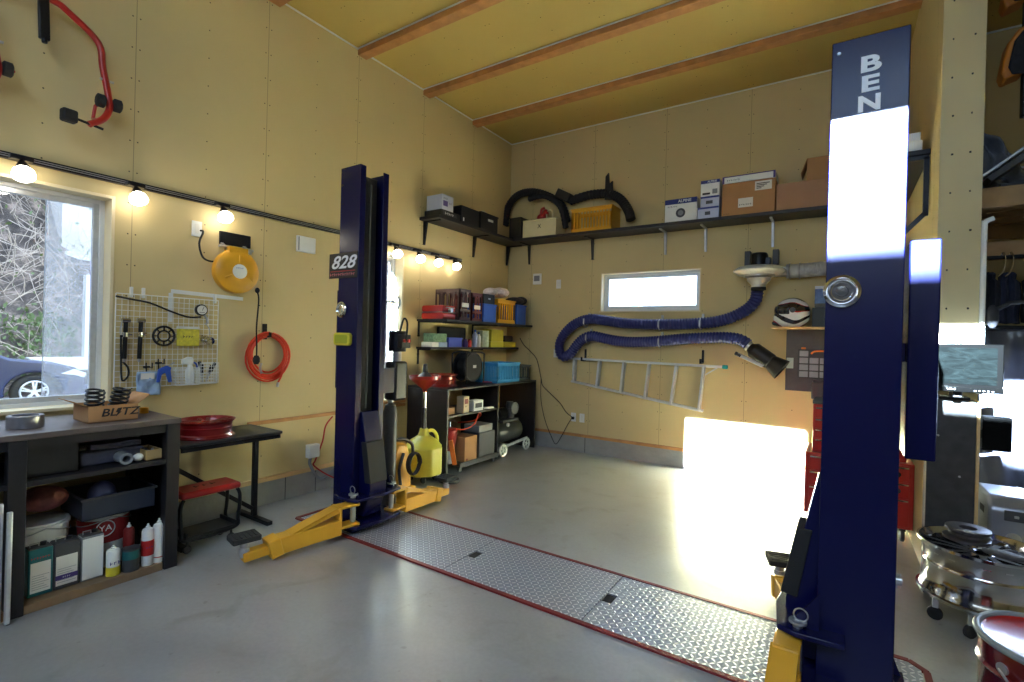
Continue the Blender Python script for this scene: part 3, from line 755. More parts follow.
# cable reel
t = thing('cable_reel', 'round yellow cable reel hanging from a black plate on the wall', 'cable reel', (XW+.1, 2.03, 1.75))
MB().box(XW, XW+.02, 1.945, 2.185, 2.135, 2.235).build('wall_plate', M['blackmetal'], t, bevel=.003)
MB().cyl((XW+.10, 1.90, 2.105), (XW+.10, 2.16, 2.105), .01).bar((XW+.01, 1.96, 2.14), (XW+.12, 1.96, 2.08), .02, .02).bar((XW+.01, 2.13, 2.14), (XW+.12, 2.13, 2.08), .02, .02).build('hanger', M['steel'], t)
MB().lathe([(.135, -.05), (.165, -.03), (.17, 0), (.165, .03), (.14, .05), (.10, .056), (.001, .058)], (XW+.12, 2.02, 1.92), (1, 0, 0), 44).box(XW+.08, XW+.16, 1.95, 2.09, 2.05, 2.105).build('housing', M['amber'], t)
for k in range(3):
    a = pi/2+2*pi*k/3
    mb = MB().bar((XW+.177, 2.02+.06*cos(a), 1.92+.06*sin(a)), (XW+.174, 2.02+.125*cos(a), 1.92+.125*sin(a)), .014, .014, (1,0,0))
    mb.build('raised_rib', M['amber'], t, bevel=.004)
MB().lathe([(.055, 0), (.055, .003)], (XW+.178, 2.02, 1.92), (1, 0, 0), 28).build('centre_label', M['paper'], t)
text('~5', .018, (XW+.1815, 2.02, 1.945), FL, M['inkb'], t)
MB().ball((XW+.16, 2.17, 1.79), .018, .018, .022).build('cable_stopper', M['rubber'], t)
C_ = smooth_path([(XW+.15, 2.17, 1.79), (XW+.13, 2.20, 1.72), (XW+.1, 2.205, 1.5), (XW+.1, 2.21, 1.35), (XW+.1, 2.21, 1.27)])
MB().tube(C_, .006).build('cable', M['rubber'], t)
MB().lathe([(.016, 0), (.026, .02), (.026, .05), (.014, .07)], (XW+.1, 2.21, 1.20), (0, 0, 1), 14).build('plug', M['rubber'], t)
MB().tube(smooth_path([(XW+.03, 1.80, 2.205), (XW+.07, 1.80, 2.19), (XW+.07, 1.775, 2.1), (XW+.08, 1.80, 2.0), (XW+.09, 1.87, 1.98), (XW+.1, 1.92, 2.02)]), .007).build('supply_cord', M['rubber'], t)
def outlet(label, x, y, z, wall='L', w=.07, h=.115, n=1, plug=False):
    t = thing('wall_outlet', label, 'outlet', (x, y, z))
    if wall == 'L':
        MB().box(x, x+.009, y-w/2, y+w/2, z, z+h).build('cover_plate', M['white'], t, bevel=.003)
        MB().box(x+.009, x+.012, y-.014, y+.014, z+h*.2, z+h*.8).build('socket', M['paper'], t, bevel=.001)
    else:
        MB().box(x-w/2, x+w/2, y-.009, y, z, z+h).build('cover_plate', M['white'], t, bevel=.003)
        MB().box(x-.014, x+.014, y-.012, y-.009, z+h*.2, z+h*.8).build('socket', M['paper'], t, bevel=.001)
        if plug: MB().box(x-.018, x+.018, y-.04, y-.012, z+.03, z+.065).build('plug', M['black'], t, bevel=.004)
    return t
outlet('white wall outlet feeding the yellow cable reel', XW, 1.785, 2.16)
p = at(305, 245, 'x', XW)
t = thing('alarm_box', 'small white square box on the wall left of the lift post', 'wall box', (XW, 2.7, p.z-.06))
MB().box(XW, XW+.03, p.y-.09, p.y+.09, p.z-.07, p.z+.07).build('case', M['white'], t, bevel=.005)
MB().box(XW+.03, XW+.032, p.y-.085, p.y-.075, p.z-.06, p.z+.06).build('slot', M['grey'], t)

# red air hose coil
t = thing('air_hose', 'coil of orange-red air hose hanging on a wall hook', 'air hose', (XW+.06, 2.35, 1.08))
rr = random.Random(5)
for k in range(1):
    P_ = []
    for i in range(9*28+8):
        a = 2*pi*i/28+pi/2; lp = i//28
        ro = .165+.012*sin(lp*2.1)+.004*lp*(.5 if lp % 2 else -.5)
        P_.append((XW+.025+.010*(lp % 4)+.006*sin(a*3+lp), 2.345+.012*sin(lp*1.7)+ro*1.0*cos(a), 1.265+.01*cos(lp*2.3)+ro*1.08*sin(a)-.02*0))
    MB().tube(P_, .0075, 7).build('coil', M['orange'], t)
MB().tube(smooth_path([(XW+.06, 2.46, 1.17), (XW+.07, 2.45, 1.10), (XW+.07, 2.42, 1.04)]), .0075).build('hose_end', M['orange'], t)
MB().cyl((XW+.07, 2.42, 1.04), (XW+.07, 2.415, 1.0), .011, n=10).build('coupler', M['steel'], t)
MB().box(XW, XW+.012, 2.31, 2.345, 1.40, 1.53).cyl((XW+.01, 2.33, 1.42), (XW+.09, 2.33, 1.43), .008).box(XW+.08, XW+.09, 2.32, 2.34, 1.42, 1.46).build('wall_hook', M['blackmetal'], t)
MB().tube(smooth_path([(XW+.05, 2.28, 1.2), (XW+.07, 2.26, 1.16), (XW+.08, 2.27, 1.12)]), .01).build('swivel', M['steel'], t)

# junction box, grey conduit and red cable under the rail
t = thing('junction_box', 'grey junction box with conduit low on the wall by the post', 'junction box', (XW, 2.87, .42))
p = at(314, 451, 'x', XW+.05)
MB().box(XW, XW+.06, p.y-.055, p.y+.055, p.z-.06, p.z+.06).build('case', M['paper'], t, bevel=.006)
MB().tube(smooth_path([(XW+.03, p.y-.02, p.z-.06), (XW+.03, p.y-.02, p.z-.13), (XW+.05, p.y+.08, p.z-.27), (XW+.10, p.y+.25, .2), (XW+.2, p.y+.3, .12)]), .014).build('conduit', M['grey'], t)
MB().tube(smooth_path([(XW+.035, p.y+.2, .68), (XW+.045, p.y+.12, .6), (XW+.045, p.y+.09, .46), (XW+.045, p.y+.02, .30), (XW+.05, p.y-.0, .26), (XW+.07, p.y+.1, .17), (XW+.11, p.y+.24, .08), (XW+.2, p.y+.28, .05)]), .007).build('red_cable', M['red'], t)
# ================================================================ wire tool grid and its tools
gx = XW+.03
def G(px, py, x=gx): return at(px, py, 'x', x)
t = thing('wire_grid', 'white wire grid panel with tools hooked on it, right of the large window', 'wire grid', (gx, 1.6, 1.05))
a = G(116, 293); b = G(214, 383)
ga, gb = a.y, 1.94; gz0, gz1 = 1.06, a.z
mb = MB()
nv = 19
for i in range(nv+1):
    y = ga+(gb-ga)*i/nv
    mb.cyl((gx, y, gz0), (gx, y, gz1), .0035 if i in (0, nv) else .0018, n=6)
for i in range(18):
    z = gz0+(gz1-gz0)*i/17
    mb.cyl((gx+.003, ga, z), (gx+.003, gb, z), .0035 if i in (0, 17, 9) else .0018, n=6)
mb.build('wires', M['white'], t)
mb = MB()
for y in (ga+.09, ga+.16, gb-.02):
    mb.box(XW, gx, y-.006, y+.006, gz1-.02, gz1+.05)
mb.build('wall_clip', M['white'], t)
# steel square behind
t = thing('steel_square', 'long steel carpenter square hung behind the wire grid', 'square', (XW+.01, 1.65, 1.4))
p = G(171, 291, XW+.012); q = G(243, 299, XW+.012); r_ = G(170, 322, XW+.012)
MB().bar(p, q, .003, .028).build('long_blade', M['whitealu'], t)
MB().bar(p-Vector((0, 0, .014)), Vector((p.x, p.y, r_.z)), .028, .003, (1,0,0)).build('short_blade', M['whitealu'], t)
# black hose with dial gauge (tyre inflator)
t = thing('tyre_inflator', 'black air hose with a round dial gauge hooked along the top of the grid', 'tyre inflator', (gx+.02, 1.55, 1.4))
hp = [G(116, 296, gx+.03), G(130, 299, gx+.03), G(150, 303, gx+.03), G(170, 311, gx+.03), G(188, 317, gx+.03), G(201, 317, gx+.03)]
MB().tube(smooth_path(hp), .0065).build('hose', M['rubber'], t)
c = G(201, 310, gx+.04)
MB().lathe([(.038, 0), (.042, .008), (.042, .026), (.036, .03)], c-Vector((.015, 0, 0)), (1, 0, 0), 30).build('gauge_case', M['black'], t)
dl = MB().lathe([(.033, 0), (.033, .003)], c+Vector((.0155, 0, 0)), (1, 0, 0), 26).build('dial', M['paper'], t)
MB().bar(c+Vector((.0205, 0, -.004)), c+Vector((.0205, .012, .024)), .003, .002).box(c.x+.019, c.x+.021, c.y-.018, c.y+.018, c.z-.02, c.z-.017).build('needle', M['ink'], dl)
MB().tube(smooth_path([c+Vector((0, .02, -.03)), c+Vector((0, .04, -.06)), c+Vector((0, .05, -.10))]), .009).build('trigger_body', M['steel'], t)
def hang_rod(name, lab, cat, px, py0, py1, parts):
    p = G(px, py0, gx+.03); q = G(px-2, py1, gx+.03)
    t = thing(name, lab, cat, (gx, p.y, q.z)); parts(t, p, q); return t
def strut(t, p, q):
    d = q-p
    MB().cyl(p+d*.0, p+d*.92, .013, n=14).build('tube', M['blackmetal'], t)
    MB().cyl(p+Vector((0, -.022, .01)), p+Vector((0, .022, .01)), .016, n=14).cyl(p+d*.3+Vector((0, -.005, 0)), p+d*.3+Vector((0, .035, 0)), .010, n=12).cyl(p+d*.3-Vector((0,0,.02)), p+d*.3+Vector((0,0,.01)), .019, n=14).build('fitting', M['chrome'], t)
    MB().cyl(p+d*.92, q, .008, n=10).build('tip', M['steel'], t)
hang_rod('coilover_wrench', 'black and chrome wrench tool hanging at the left of the wire grid', 'wrench', 126, 322, 362, strut)
hang_rod('coilover_wrench', 'black tool with a chrome head hanging just right of the twin wrench tool', 'wrench', 141, 322, 362, strut)
t = thing('ratchet_strap', 'black looped strap hanging at the bottom left edge of the grid', 'strap', (gx, 1.36, 1.02))
sp = [G(121, 335, gx+.03), G(121, 360, gx+.03), G(122, 380, gx+.03), G(128, 376, gx+.03), G(128, 368, gx+.03), G(123, 362, gx+.03)]
MB().tube(smooth_path(sp), .006).build('webbing', M['rubber'], t)
MB().torus(G(122, 318, gx+.03), (1, 0, 0), .014, .002, 18, 6).tube(smooth_path([G(122, 322, gx+.03), G(120, 330, gx+.03), G(121, 338, gx+.03)]), .003).build('hook', M['steel'], t)
# ring gear shaped spacer
c = G(164, 336, gx+.03)
mb = MB().torus(c, (1, 0, 0), .066, .008, 36, 8).torus(c, (1, 0, 0), .037, .006, 30, 8)
for k in range(8):
    a = 2*pi*k/8; mb.bar(c+Vector((0, .035*cos(a), .035*sin(a))), c+Vector((0, .066*cos(a), .066*sin(a))), .008, .010, (1,0,0))
single(mb, 'wheel_spacer', M['blackmetal'], 'black ring spacer with spokes hanging in the middle of the grid', 'spacer')
# yellow parts bag
t = thing('parts_bag', 'yellow printed card in a clear bag hanging on the grid', 'bag', (gx+.02, 1.76, 1.28))
p = G(177, 327, gx+.025); q = G(199, 346, gx+.025)
MB().box(gx+.018, gx+.028, p.y, q.y, q.z, p.z-.008).build('header_card', mat('yellow_card', (214, 200, 60), .4, 0, .25, 60), t, bevel=.002)
MB().box(gx+.017, gx+.029, p.y, q.y, p.z-.012, p.z+.006).build('fold', M['paper'], t, bevel=.001)
text('~4', .03, (gx+.0295, (p.y+q.y)/2, (p.z+q.z)/2), FL, M['ink'], t)
# tape measure / caliper like chrome discs
t = thing('strap_clamp', 'chrome disc clamp hanging below the dial gauge', 'clamp', (gx+.02, 1.88, 1.27))
for k, dy in enumerate((-.02, .0, .02)):
    MB().lathe([(.028, 0), (.032, .005), (.03, .012), (.012, .014), (.01, .01)], G(207, 340, gx+.03+.01*k)+Vector((0, dy, -.004*k)), (1, 0, .2), 24).build('disc', M['chrome'], t)
MB().tube(smooth_path([G(205, 323, gx+.03), G(209, 328, gx+.03), G(210, 335, gx+.035)]), .004).build('link', M['steel'], t)
# double hooks
for (px, py), lab in (((146, 366), 'black double hook low on the wire grid, left one'), ((158, 362), 'black double hook low on the wire grid, right one of the two')):
    p = G(px, py, gx)
    single(MB().box(gx+.004, gx+.012, p.y-.02, p.y+.02, p.z-.012, p.z+.0).tube([(gx+.01, p.y-.018, p.z-.01), (gx+.05, p.y-.018, p.z-.012), (gx+.05, p.y-.018, p.z+.025)], .004, 6).tube([(gx+.01, p.y+.018, p.z-.01), (gx+.05, p.y+.018, p.z-.012), (gx+.05, p.y+.018, p.z+.025)], .004, 6).box(gx+.006, gx+.012, p.y-.003, p.y+.003, p.z-.05, p.z), 'grid_hook', M['blackmetal'], lab, 'hook', 'double hooks on the wire grid')
# wire baskets with markers and a spray bottle
def basket(lab, px0, px1, pyt, pyb):
    p = G(px0, pyt, gx+.05); q = G(px1, pyb, gx+.05); y0, y1, z1, z0 = p.y, q.y, p.z, q.z
    mb = MB(); x0, x1 = gx+.008, gx+.085
    for z in [z0+(z1-z0)*k/6 for k in range(7)]:
        mb.tube([(x0, y0, z), (x1, y0, z), (x1, y1, z), (x0, y1, z)], .0018, 5, True)
    for k in range(8):
        y = y0+(y1-y0)*k/7
        mb.tube([(x1, y, z1), (x1, y, z0), (x0, y, z0), (x0, y, z1)], .0015, 5)
    for k in range(1, 5):
        x = x0+(x1-x0)*k/5; mb.tube([(x, y0, z1), (x, y0, z0), (x, y1, z0), (x, y1, z1)], .0015, 5)
    return single(mb, 'wire_basket', M['white'], lab, 'wire basket', 'small wire baskets on the grid'), (x0, x1, y0, y1, z0, z1)
_, B1 = basket('small white wire basket holding the spray bottle, left of two', 175, 197, 368, 384)
_, B2 = basket('small white wire basket full of black-handled tools, right of two', 199, 216, 363, 382)
t = thing('spray_bottle', 'white spray bottle with a blue trigger in the left wire basket', 'spray bottle', ((B1[0]+B1[1])/2, (B1[2]+B1[3])/2+.02, B1[4]))
cx_, cy_ = (B1[0]+B1[1])/2, (B1[2]+B1[3])/2+.025
MB().lathe([(.026, .003), (.03, .01), (.03, .10), (.014, .135), (.013, .15)], (cx_, cy_, B1[4]), (0, 0, 1), 24).build('bottle', M['white'], t)
MB().box(cx_-.012, cx_+.012, cy_-.055, cy_+.02, B1[4]+.15, B1[4]+.185).prism([(cy_-.05, B1[4]+.185), (cy_+.018, B1[4]+.185), (cy_+.01, B1[4]+.2), (cy_-.02, B1[4]+.2)], 'x', cx_-.011, cx_+.011).build('spray_head', M['white'], t, bevel=.004)
MB().tube(smooth_path([(cx_, cy_+.01, B1[4]+.165), (cx_, cy_+.04, B1[4]+.15), (cx_, cy_+.05, B1[4]+.115)]), .006).build('trigger', M['blue'], t)
for k, (dx, dy, ln, an) in enumerate(((.02, .012, .13, .25), (.035, .03, .15, -.3), (.05, .048, .12, .5), (.03, .06, .14, .75), (.055, .02, .13, -.1))):
    c = Vector((B2[0]+dx, B2[2]+dy, B2[4]+.008)); e = c+Vector((0.006, sin(an)*ln*.6, ln))
    t = thing('hand_tool', ['black-handled screwdriver', 'black-handled brush', 'black-handled file', 'black-handled scraper', 'black marker pen'][k]+' standing in the right wire basket', 'hand tool', c, 'black-handled tools in the wire basket')
    MB().cyl(c, c+(e-c)*.5, .004, n=8).build('shank', M['steel'], t)
    MB().cyl(c+(e-c)*.5, e, .009, .011, n=10).build('handle', M['black'], t, bevel=.002)
t = thing('spray_gun', 'blue plastic spray gun hooked on the grid above the plastic bag', 'spray gun', (gx+.05, 1.6, 1.05))
p = G(163, 372, gx+.06)
MB().prism([(p.y-.03, p.z+.02), (p.y+.02, p.z+.045), (p.y+.05, p.z+.03), (p.y+.045, p.z+.01), (p.y+.055, p.z-.07), (p.y+.035, p.z-.075), (p.y+.015, p.z-.005), (p.y-.01, p.z-.02), (p.y-.02, p.z-.07), (p.y-.04, p.z-.07)], 'x', p.x-.01, p.x+.01).build('body', M['blue'], t, bevel=.004)
MB().cyl((p.x, p.y+.02, p.z+.035), (p.x, p.y+.07, p.z+.065), .004, n=8).build('nozzle', M['steel'], t)
p = G(137, 372, gx+.05); q = G(160, 397, gx+.05)
bagm = mat('clear_blue_plastic', (170, 196, 226), .2, 0, .12, 20, .6, 30, trans=.15)
t = thing('plastic_bag', 'pale blue printed plastic bag hanging behind the springs carton', 'bag', (gx+.04, 1.5, .99))
MB().sheet(lambda u, v: (gx+.045+.012*sin(u*9)*sin(v*7), p.y+(q.y-p.y)*u, 1.005+(p.z-1.005)*v), 14, 14).build('film', bagm, t, solid=.01)
MB().box(gx+.058, gx+.060, p.y+.02, q.y-.04, p.z-.05, p.z-.01).build('printed_label', M['paper'], t)

# ================================================================ workbench by the large window
BX0, BX1, BY1, BZ = XW+.025, -3.38, 1.44, .915
t = thing('workbench', 'dark wooden workbench under the large window with two open shelves', 'workbench', ((BX0+BX1)/2, .7, 0))
MB().box(BX0, BX1, -.55, BY1, BZ-.03, BZ).build('worktop', M['benchtop'], t, bevel=.004)
for (x0, x1) in ((BX1-.075, BX1-.005), (BX0+.01, BX0+.08)):
    for (y0, y1) in ((BY1-.075, BY1-.004), (.675, .745), (-.5, -.43)):
        MB().box(x0, x1, y0, y1, 0, BZ-.031).build('leg', M['darkwood'], t, bevel=.003)
MB().box(BX0+.02, BX1-.08, BY1-.02, BY1-.006, .06, BZ-.032).build('end_panel', M['darkwood'], t)
MB().box(BX0+.01, BX1-.01, -.45, BY1-.08, .645, .672).build('shelf', M['darkwood'], t, bevel=.002)
MB().box(BX0+.01, BX1-.012, -.45, BY1-.08, .0, .045).build('bottom_shelf', mat('grubby_board', (128, 104, 78), .6, 0, .15, 6), t, bevel=.002)
MB().box(BX0+.01, BX1-.02, -.45, BY1-.08, BZ-.08, BZ-.031).box(BX1-.02, BX1-.012, .745, BY1-.08, BZ-.07, BZ-.031).build('rail', M['darkwood'], t)
# on the bench
def c_box(label, name, cat, x0, x1, y0, y1, z0, z1, m, group=None, loc=None, bevel=.003):
    return single(MB().box(x0, x1, y0, y1, z0, z1), name, m, label, cat, group, bevel=bevel)
# springs carton
t = thing('carton', 'open cardboard carton with black slanted letters and coil springs on the workbench', 'box', (-3.6, 1.05, BZ))
ca = at(90, 420, 'z', BZ); cb = at(138, 415, 'z', BZ)
x1 = -3.52; y0 = at(88, 420, 'x', x1).y; y1 = at(138, 415, 'x', x1).y; z1 = BZ+.095; x0 = x1-.24
w = .004
MB().box(x0, x1, y0, y1, BZ+.0005, BZ+.005).box(x0, x0+w, y0, y1, BZ, z1).box(x1-w, x1, y0, y1, BZ, z1).box(x0+w, x1-w, y0, y0+w, BZ, z1).box(x0+w, x1-w, y1-w, y1, BZ, z1).build('box_body', M['card'], t)
MB()._add([(x0, y0, z1), (x1, y0, z1), (x1+.0, y0-.07, z1+.035), (x0, y0-.07, z1+.035)], [(0,1,2,3)]).build('flap', M['card'], t, solid=.004)
MB()._add([(x0, y1, z1), (x1, y1, z1), (x1, y1+.06, z1+.05), (x0, y1+.06, z1+.05)], [(0,1,2,3)]).build('flap', M['card'], t, solid=.004)
text('BL TZ', .062, (x1+.001, (y0+y1)/2+.03, BZ+.052), FL, M['ink'], t, sx=1.15, bold=.001, shear=.2)
MB().prism([((y0+y1)/2+.018, BZ+.075), ((y0+y1)/2+.04, BZ+.078), ((y0+y1)/2+.03, BZ+.055), ((y0+y1)/2+.038, BZ+.055), ((y0+y1)/2+.01, BZ+.028), ((y0+y1)/2+.018, BZ+.052), ((y0+y1)/2+.008, BZ+.052)], 'x', x1, x1+.0015).build('lightning_mark', M['ink'], t)
def spring(lab, c, ax):
    ax = Vector(ax).normalized(); u = ax.orthogonal().normalized(); v = ax.cross(u)
    return single(MB().tube([Vector(c)+ax*(.13*i/120)+(u*cos(i*2*pi/24)+v*sin(i*2*pi/24))*.042 for i in range(121)], .0065, 7), 'coil_spring', M['blackmetal'], lab, 'spring', 'coil springs in the carton')
spring('black coil spring leaning in the carton, nearer the window edge', (x0+.12, y0+.06, BZ+.06), (.25, -.02, .9))
spring('black coil spring leaning in the carton, beside the plastic bag', (x0+.12, y0+.17, BZ+.06), (.25, .12, .9))
# big reel of tape / tin
t = thing('tape_roll', 'wide roll of silver tape standing on the workbench edge under the window', 'tape roll', (-3.62, .72, BZ))
c = at(24, 421, 'z', BZ); c.x, c.y = c.x, c.y
MB().lathe([(.072, 0), (.075, .004), (.075, .062), (.072, .066), (.055, .066), (.053, .0)], (-3.62, .785, BZ), (0, 0, 1), 36, close=True, caps=False).build('roll', mat('silver_tape', (150, 150, 156), .3, .7, .1, 30), t)
t = thing('masking_tape', 'small roll of orange-yellow tape beside the springs carton', 'tape roll', (-3.55, 1.2, BZ))
p = at(144, 413, 'z', BZ)
MB().lathe([(.024, 0), (.025, .002), (.025, .034), (.024, .036), (.016, .036), (.015, 0)], (p.x, p.y, BZ), (0, 0, 1), 24, close=True, caps=False).build('roll', M['amber'], t)

# upper shelf of the bench (z .672)
S1 = .6725
t = thing('storage_crate', 'black plastic crate on the upper shelf of the workbench', 'crate', (-3.6, .86, S1))
mb = MB(); x0, x1, y0, y1, z1 = -3.86, -3.46, .755, .97, .845
mb.box(x0, x1, y0, y1, S1, S1+.006).box(x0, x0+.006, y0, y1, S1, z1).box(x1-.006, x1, y0, y1, S1, z1).box(x0, x1, y0, y0+.006, S1, z1).box(x0, x1, y1-.006, y1, S1, z1)
mb.build('crate_body', M['black'], t); MB().box(x0-.008, x1+.008, y0-.0, y1+.008, z1-.004, z1+.006).build('lid', M['dgrey'], t, bevel=.003)
def fold_sheet(label, name, cat, x0, x1, y0, y1, z0, h, m, amp=.012, fx=9, fy=7):
    mb = MB()
    for k in range(3):
        mb.sheet(lambda u, v: (x0+(x1-x0)*u, y0+(y1-y0)*v, z0+.004+h*(k+.4)/3+amp*.5*sin(u*fx+k)*cos(v*fy+k*2)), 12, 10)
    return single(mb, name, m, label, cat, solid=h/3.2)
single(MB().prism(rrect(.985, 1.30, S1, S1+.075, .02), 'x', -3.83, -3.52), 'folded_tarp', mat('grey_tarp', (84, 86, 104), .6, 0, .3, 14, .8, 25), 'grey folded tarp lying on the upper shelf of the workbench', 'tarp', bevel=.012)
fold_sheet('folded grey newspaper lying on top of the tarp in the workbench', 'newspaper', 'newspaper', -3.80, -3.55, 1.05, 1.29, S1+.079, .03, mat('newsprint', (120, 120, 130), .8, 0, .2, 30), .006)
t = thing('hose_coil', 'short black coil of cable lying on the grey tarp', 'cable', (-3.62, 1.0, S1+.08))
MB().torus((-3.60, 1.0, S1+.092), (.0, .15, 1), .035, .008).torus((-3.60, 1.005, S1+.104), (.1, -.1, 1), .033, .008).build('coil', M['rubber'], t)
t = thing('cardboard_tube', 'roll of grey paper lying end-on on the upper shelf', 'paper roll', (-3.6, 1.19, S1))
MB().lathe([(.03, 0), (.033, .003), (.033, .1), (.02, .1), (.019, 0)], (-3.51, 1.17, S1+.034), (1, 0, 0), 24, close=True, caps=False).build('roll', M['grey'], t)
single(MB().ball((-3.46, 1.245, S1+.023), .024, .028, .023, 16, 10), 'rag_ball', M['paper'], 'small white crumpled rag beside the paper roll', 'rag')
t = thing('wooden_box', 'small open wooden box of fasteners at the end of the upper shelf', 'box', (-3.5, 1.31, S1))
mb = MB(); x0, x1, y0, y1, z1 = -3.62, -3.43, 1.275, 1.355, S1+.06
mb.box(x0, x1, y0, y1, S1, S1+.006).box(x0, x1, y0, y0+.006, S1, z1).box(x0, x1, y1-.006, y1, S1, z1).box(x0, x0+.006, y0+.006, y1-.006, S1, z1).box(x1-.006, x1, y0+.006, y1-.006, S1, z1)
mb.build('box_body', M['ply'], t)
mb = MB()
for k in range(26): mb.ball((rnd.uniform(x0+.015, x1-.015), rnd.uniform(y0+.015, y1-.015), S1+.03+rnd.uniform(0, .02)), .009, n=8, m=6)
tag(mb.build('fasteners', M['steel'], t), 'loose steel fasteners', kind='stuff')
# lower shelf (z .045)
S0 = .0455
def square_can(label, px, yy, m, w=.095, d=.075, h=.185, lab=M['paper'], x=-3.47, band=None, words=None, wm=None):
    y0 = yy; y1 = yy+w
    t = thing('square_can', label, 'can', (x-d/2, (y0+y1)/2, S0), 'rectangular solvent cans')
    MB().box(x-d, x, y0, y1, S0, S0+h).build('can_body', m, t, bevel=.005)
    MB().box(x-d+.004, x-.004, y0+.004, y1-.004, S0+h, S0+h+.005).build('top_rim', M['dgrey'], t, bevel=.002)
    MB().cyl((x-d*.6, y0+w*.7, S0+h+.005), (x-d*.6, y0+w*.7, S0+h+.02), .014, n=16).build('screw_cap', M['black'], t)
    MB().tube([(x-d*.5, y0+w*.15, S0+h+.005), (x-d*.5, y0+w*.15, S0+h+.022), (x-d*.5, y0+w*.5, S0+h+.022), (x-d*.5, y0+w*.5, S0+h+.005)], .003, 6).build('carry_handle', M['steel'], t)
    if lab: MB().box(x, x+.001, y0+.01, y1-.01, S0+.02, S0+h*.72).build('paper_label', lab, t)
    if band: MB().box(x+.0012, x+.0018, y0+.008, y1-.008, S0+band[0], S0+band[1]).build('colour_band', band[2], t)
    if words: text(words[0], words[1], (x+.0022, (y0+y1)/2, S0+words[2]), FL, wm or M['ink'], t, bold=.0003)
    # lines of small print
    if words:
        mb = MB()
        for k in range(7): mb.box(x+.0011, x+.0016, y0+.016, y1-.016-.01*(k % 3), S0+.035+k*.012, S0+.037+k*.012)
        mb.build('small_print', M['grey'], t)
    return t
teal = mat('teal_tin', (30, 104, 108), .35, .3, .06, 8)
square_can('teal rectangular can with a white label, first in the row at the bench leg', 0, at(27, 600, 'x', -3.47).y, teal, .10, .08, .245, words=('~7', .018, .2), wm=M['inkr'])
square_can('grey rectangular can with a violet band, second in the row', 0, at(53, 590, 'x', -3.47).y, M['dgrey'], .11, .08, .245, band=(.05, .075, M['purple']), words=('~4', .014, .062), wm=M['inkw'])
square_can('plain white-faced rectangular can, third in the row', 0, at(81, 580, 'x', -3.47).y, M['grey'], .10, .08, .245, lab=None)
o_ = None
y_ = at(81, 580, 'x', -3.47).y
single(MB().box(-3.469, -3.4675, y_+.004, y_+.096, S0+.01, S0+.235), 'label_sheet', M['white'], 'plain white sheet covering the face of the third can', 'label')
def aerosol(label, px, r, h, m, band=None, words=None, x=-3.45, cap=None):
    y = at(px, 570, 'x', x).y
    t = thing('aerosol_can', label, 'spray can', (x, y, S0), 'round spray cans on the bottom shelf')
    MB().lathe([(r*.96, 0), (r, .004), (r, h*.82), (r*.85, h*.87), (r*.45, h*.9)], (x, y, S0), (0, 0, 1), 26).build('can_body', m, t)
    MB().lathe([(r*.42, h*.9), (r*.36, h*.94), (r*.2, h*.955), (r*.18, h)], (x, y, S0), (0, 0, 1), 16).build('nozzle', cap or M['white'], t)
    if band: MB().lathe([(r+.0006, band[0]), (r+.0006, band[1])], (x, y, S0), (0, 0, 1), 26, caps=False).build('colour_band', band[2], t)
    if words: text(words[0], words[1], (x+r+.001, y, S0+h*.45), FL, words[2] if len(words) > 2 else M['inkr'], t)
    return t
aerosol('white and yellow short spray can with blue print', 113, .033, .165, M['white'], (.0, .05, M['yellow2']), ('~3', .03, M['inkb']))
aerosol('dark spray can standing just behind the teal tin', 128, .028, .26, M['redd'], x=-3.50)
t = thing('round_tin', 'round dark teal paint tin at the right end of the bottom shelf', 'tin', (-3.47, 1.2, S0))
y_ = at(129, 570, 'x', -3.46).y
MB().lathe([(.042, 0), (.042, .12), (.044, .124), (.044, .13), (.04, .13)], (-3.44, y_, S0), (0, 0, 1), 28).build('tin_body', M['dgrey'], t)
MB().lathe([(.0427, .07), (.0427, .118)], (-3.44, y_, S0), (0, 0, 1), 28, caps=False).build('label_band', teal, t)
aerosol('tall white spray can with a red swoosh', 147, .031, .245, M['white'], (.06, .15, M['inkr']), ('~3', .02, M['inkb']), x=-3.44)
aerosol('tall white spray can with fine red print, last in the row', 158, .031, .26, M['white'], (.03, .036, M['inkr']), x=-3.44)
# buckets behind
def bucket(name, label, c, r, h, m, band=None):
    t = thing(name, label, 'bucket', c)
    MB().lathe([(r*.88, 0), (r*.9, .004), (r, h-.03), (r*1.04, h-.028), (r*1.04, h-.012), (r*1.0, h-.01), (r, h)], c, (0, 0, 1), 36).build('bucket_body', m, t)
    MB().tube([Vector(c)+Vector((cos(a)*r*1.05, sin(a)*r*1.05, h-.02-.05*abs(sin(a)))) for a in [pi*i/16-pi/2 for i in range(17)]], .003, 6).build('bail_handle', M['steel'], t)
    if band: MB().lathe([(r*.945, h*.42), (r*1.005, h*.88)], Vector(c), (0, 0, 1), 36, caps=False).build('label_band', band, t)
    return t
bucket('bucket', 'white plastic bucket behind the teal can under the bench', (-3.72, .87, S0), .13, .33, M['white'])
PB = bucket('paint_bucket', 'white paint bucket with a red and green label behind the cans', (-3.70, 1.16, S0), .125, .32, M['white'], mat('red_label', (150, 34, 36), .5, 0, .05, 3))
text('YA', .05, (-3.571, 1.13, S0+.235), FL, M['inkw'], PB)
MB().torus((-3.572, 1.13, S0+.235), (1, 0, 0), .045, .003, 28, 6).build('label_oval', M['inkw'], PB)
single(MB().ball((-3.70, .88, S0+.45), .13, .11, .065, 24, 14), 'rag_bundle', mat('red_grey_rags', (120, 66, 60), .9, 0, .5, 14, .9, 30), 'bundle of red and grey rags on top of the white bucket', 'rags')
t = thing('storage_bin', 'dark open plastic bin on top of the paint bucket', 'bin', (-3.68, 1.18, S0+.325))
mb = MB(); x0, x1, y0, y1, z0, z1 = -3.86, -3.50, 1.0, 1.35, S0+.325, S0+.45
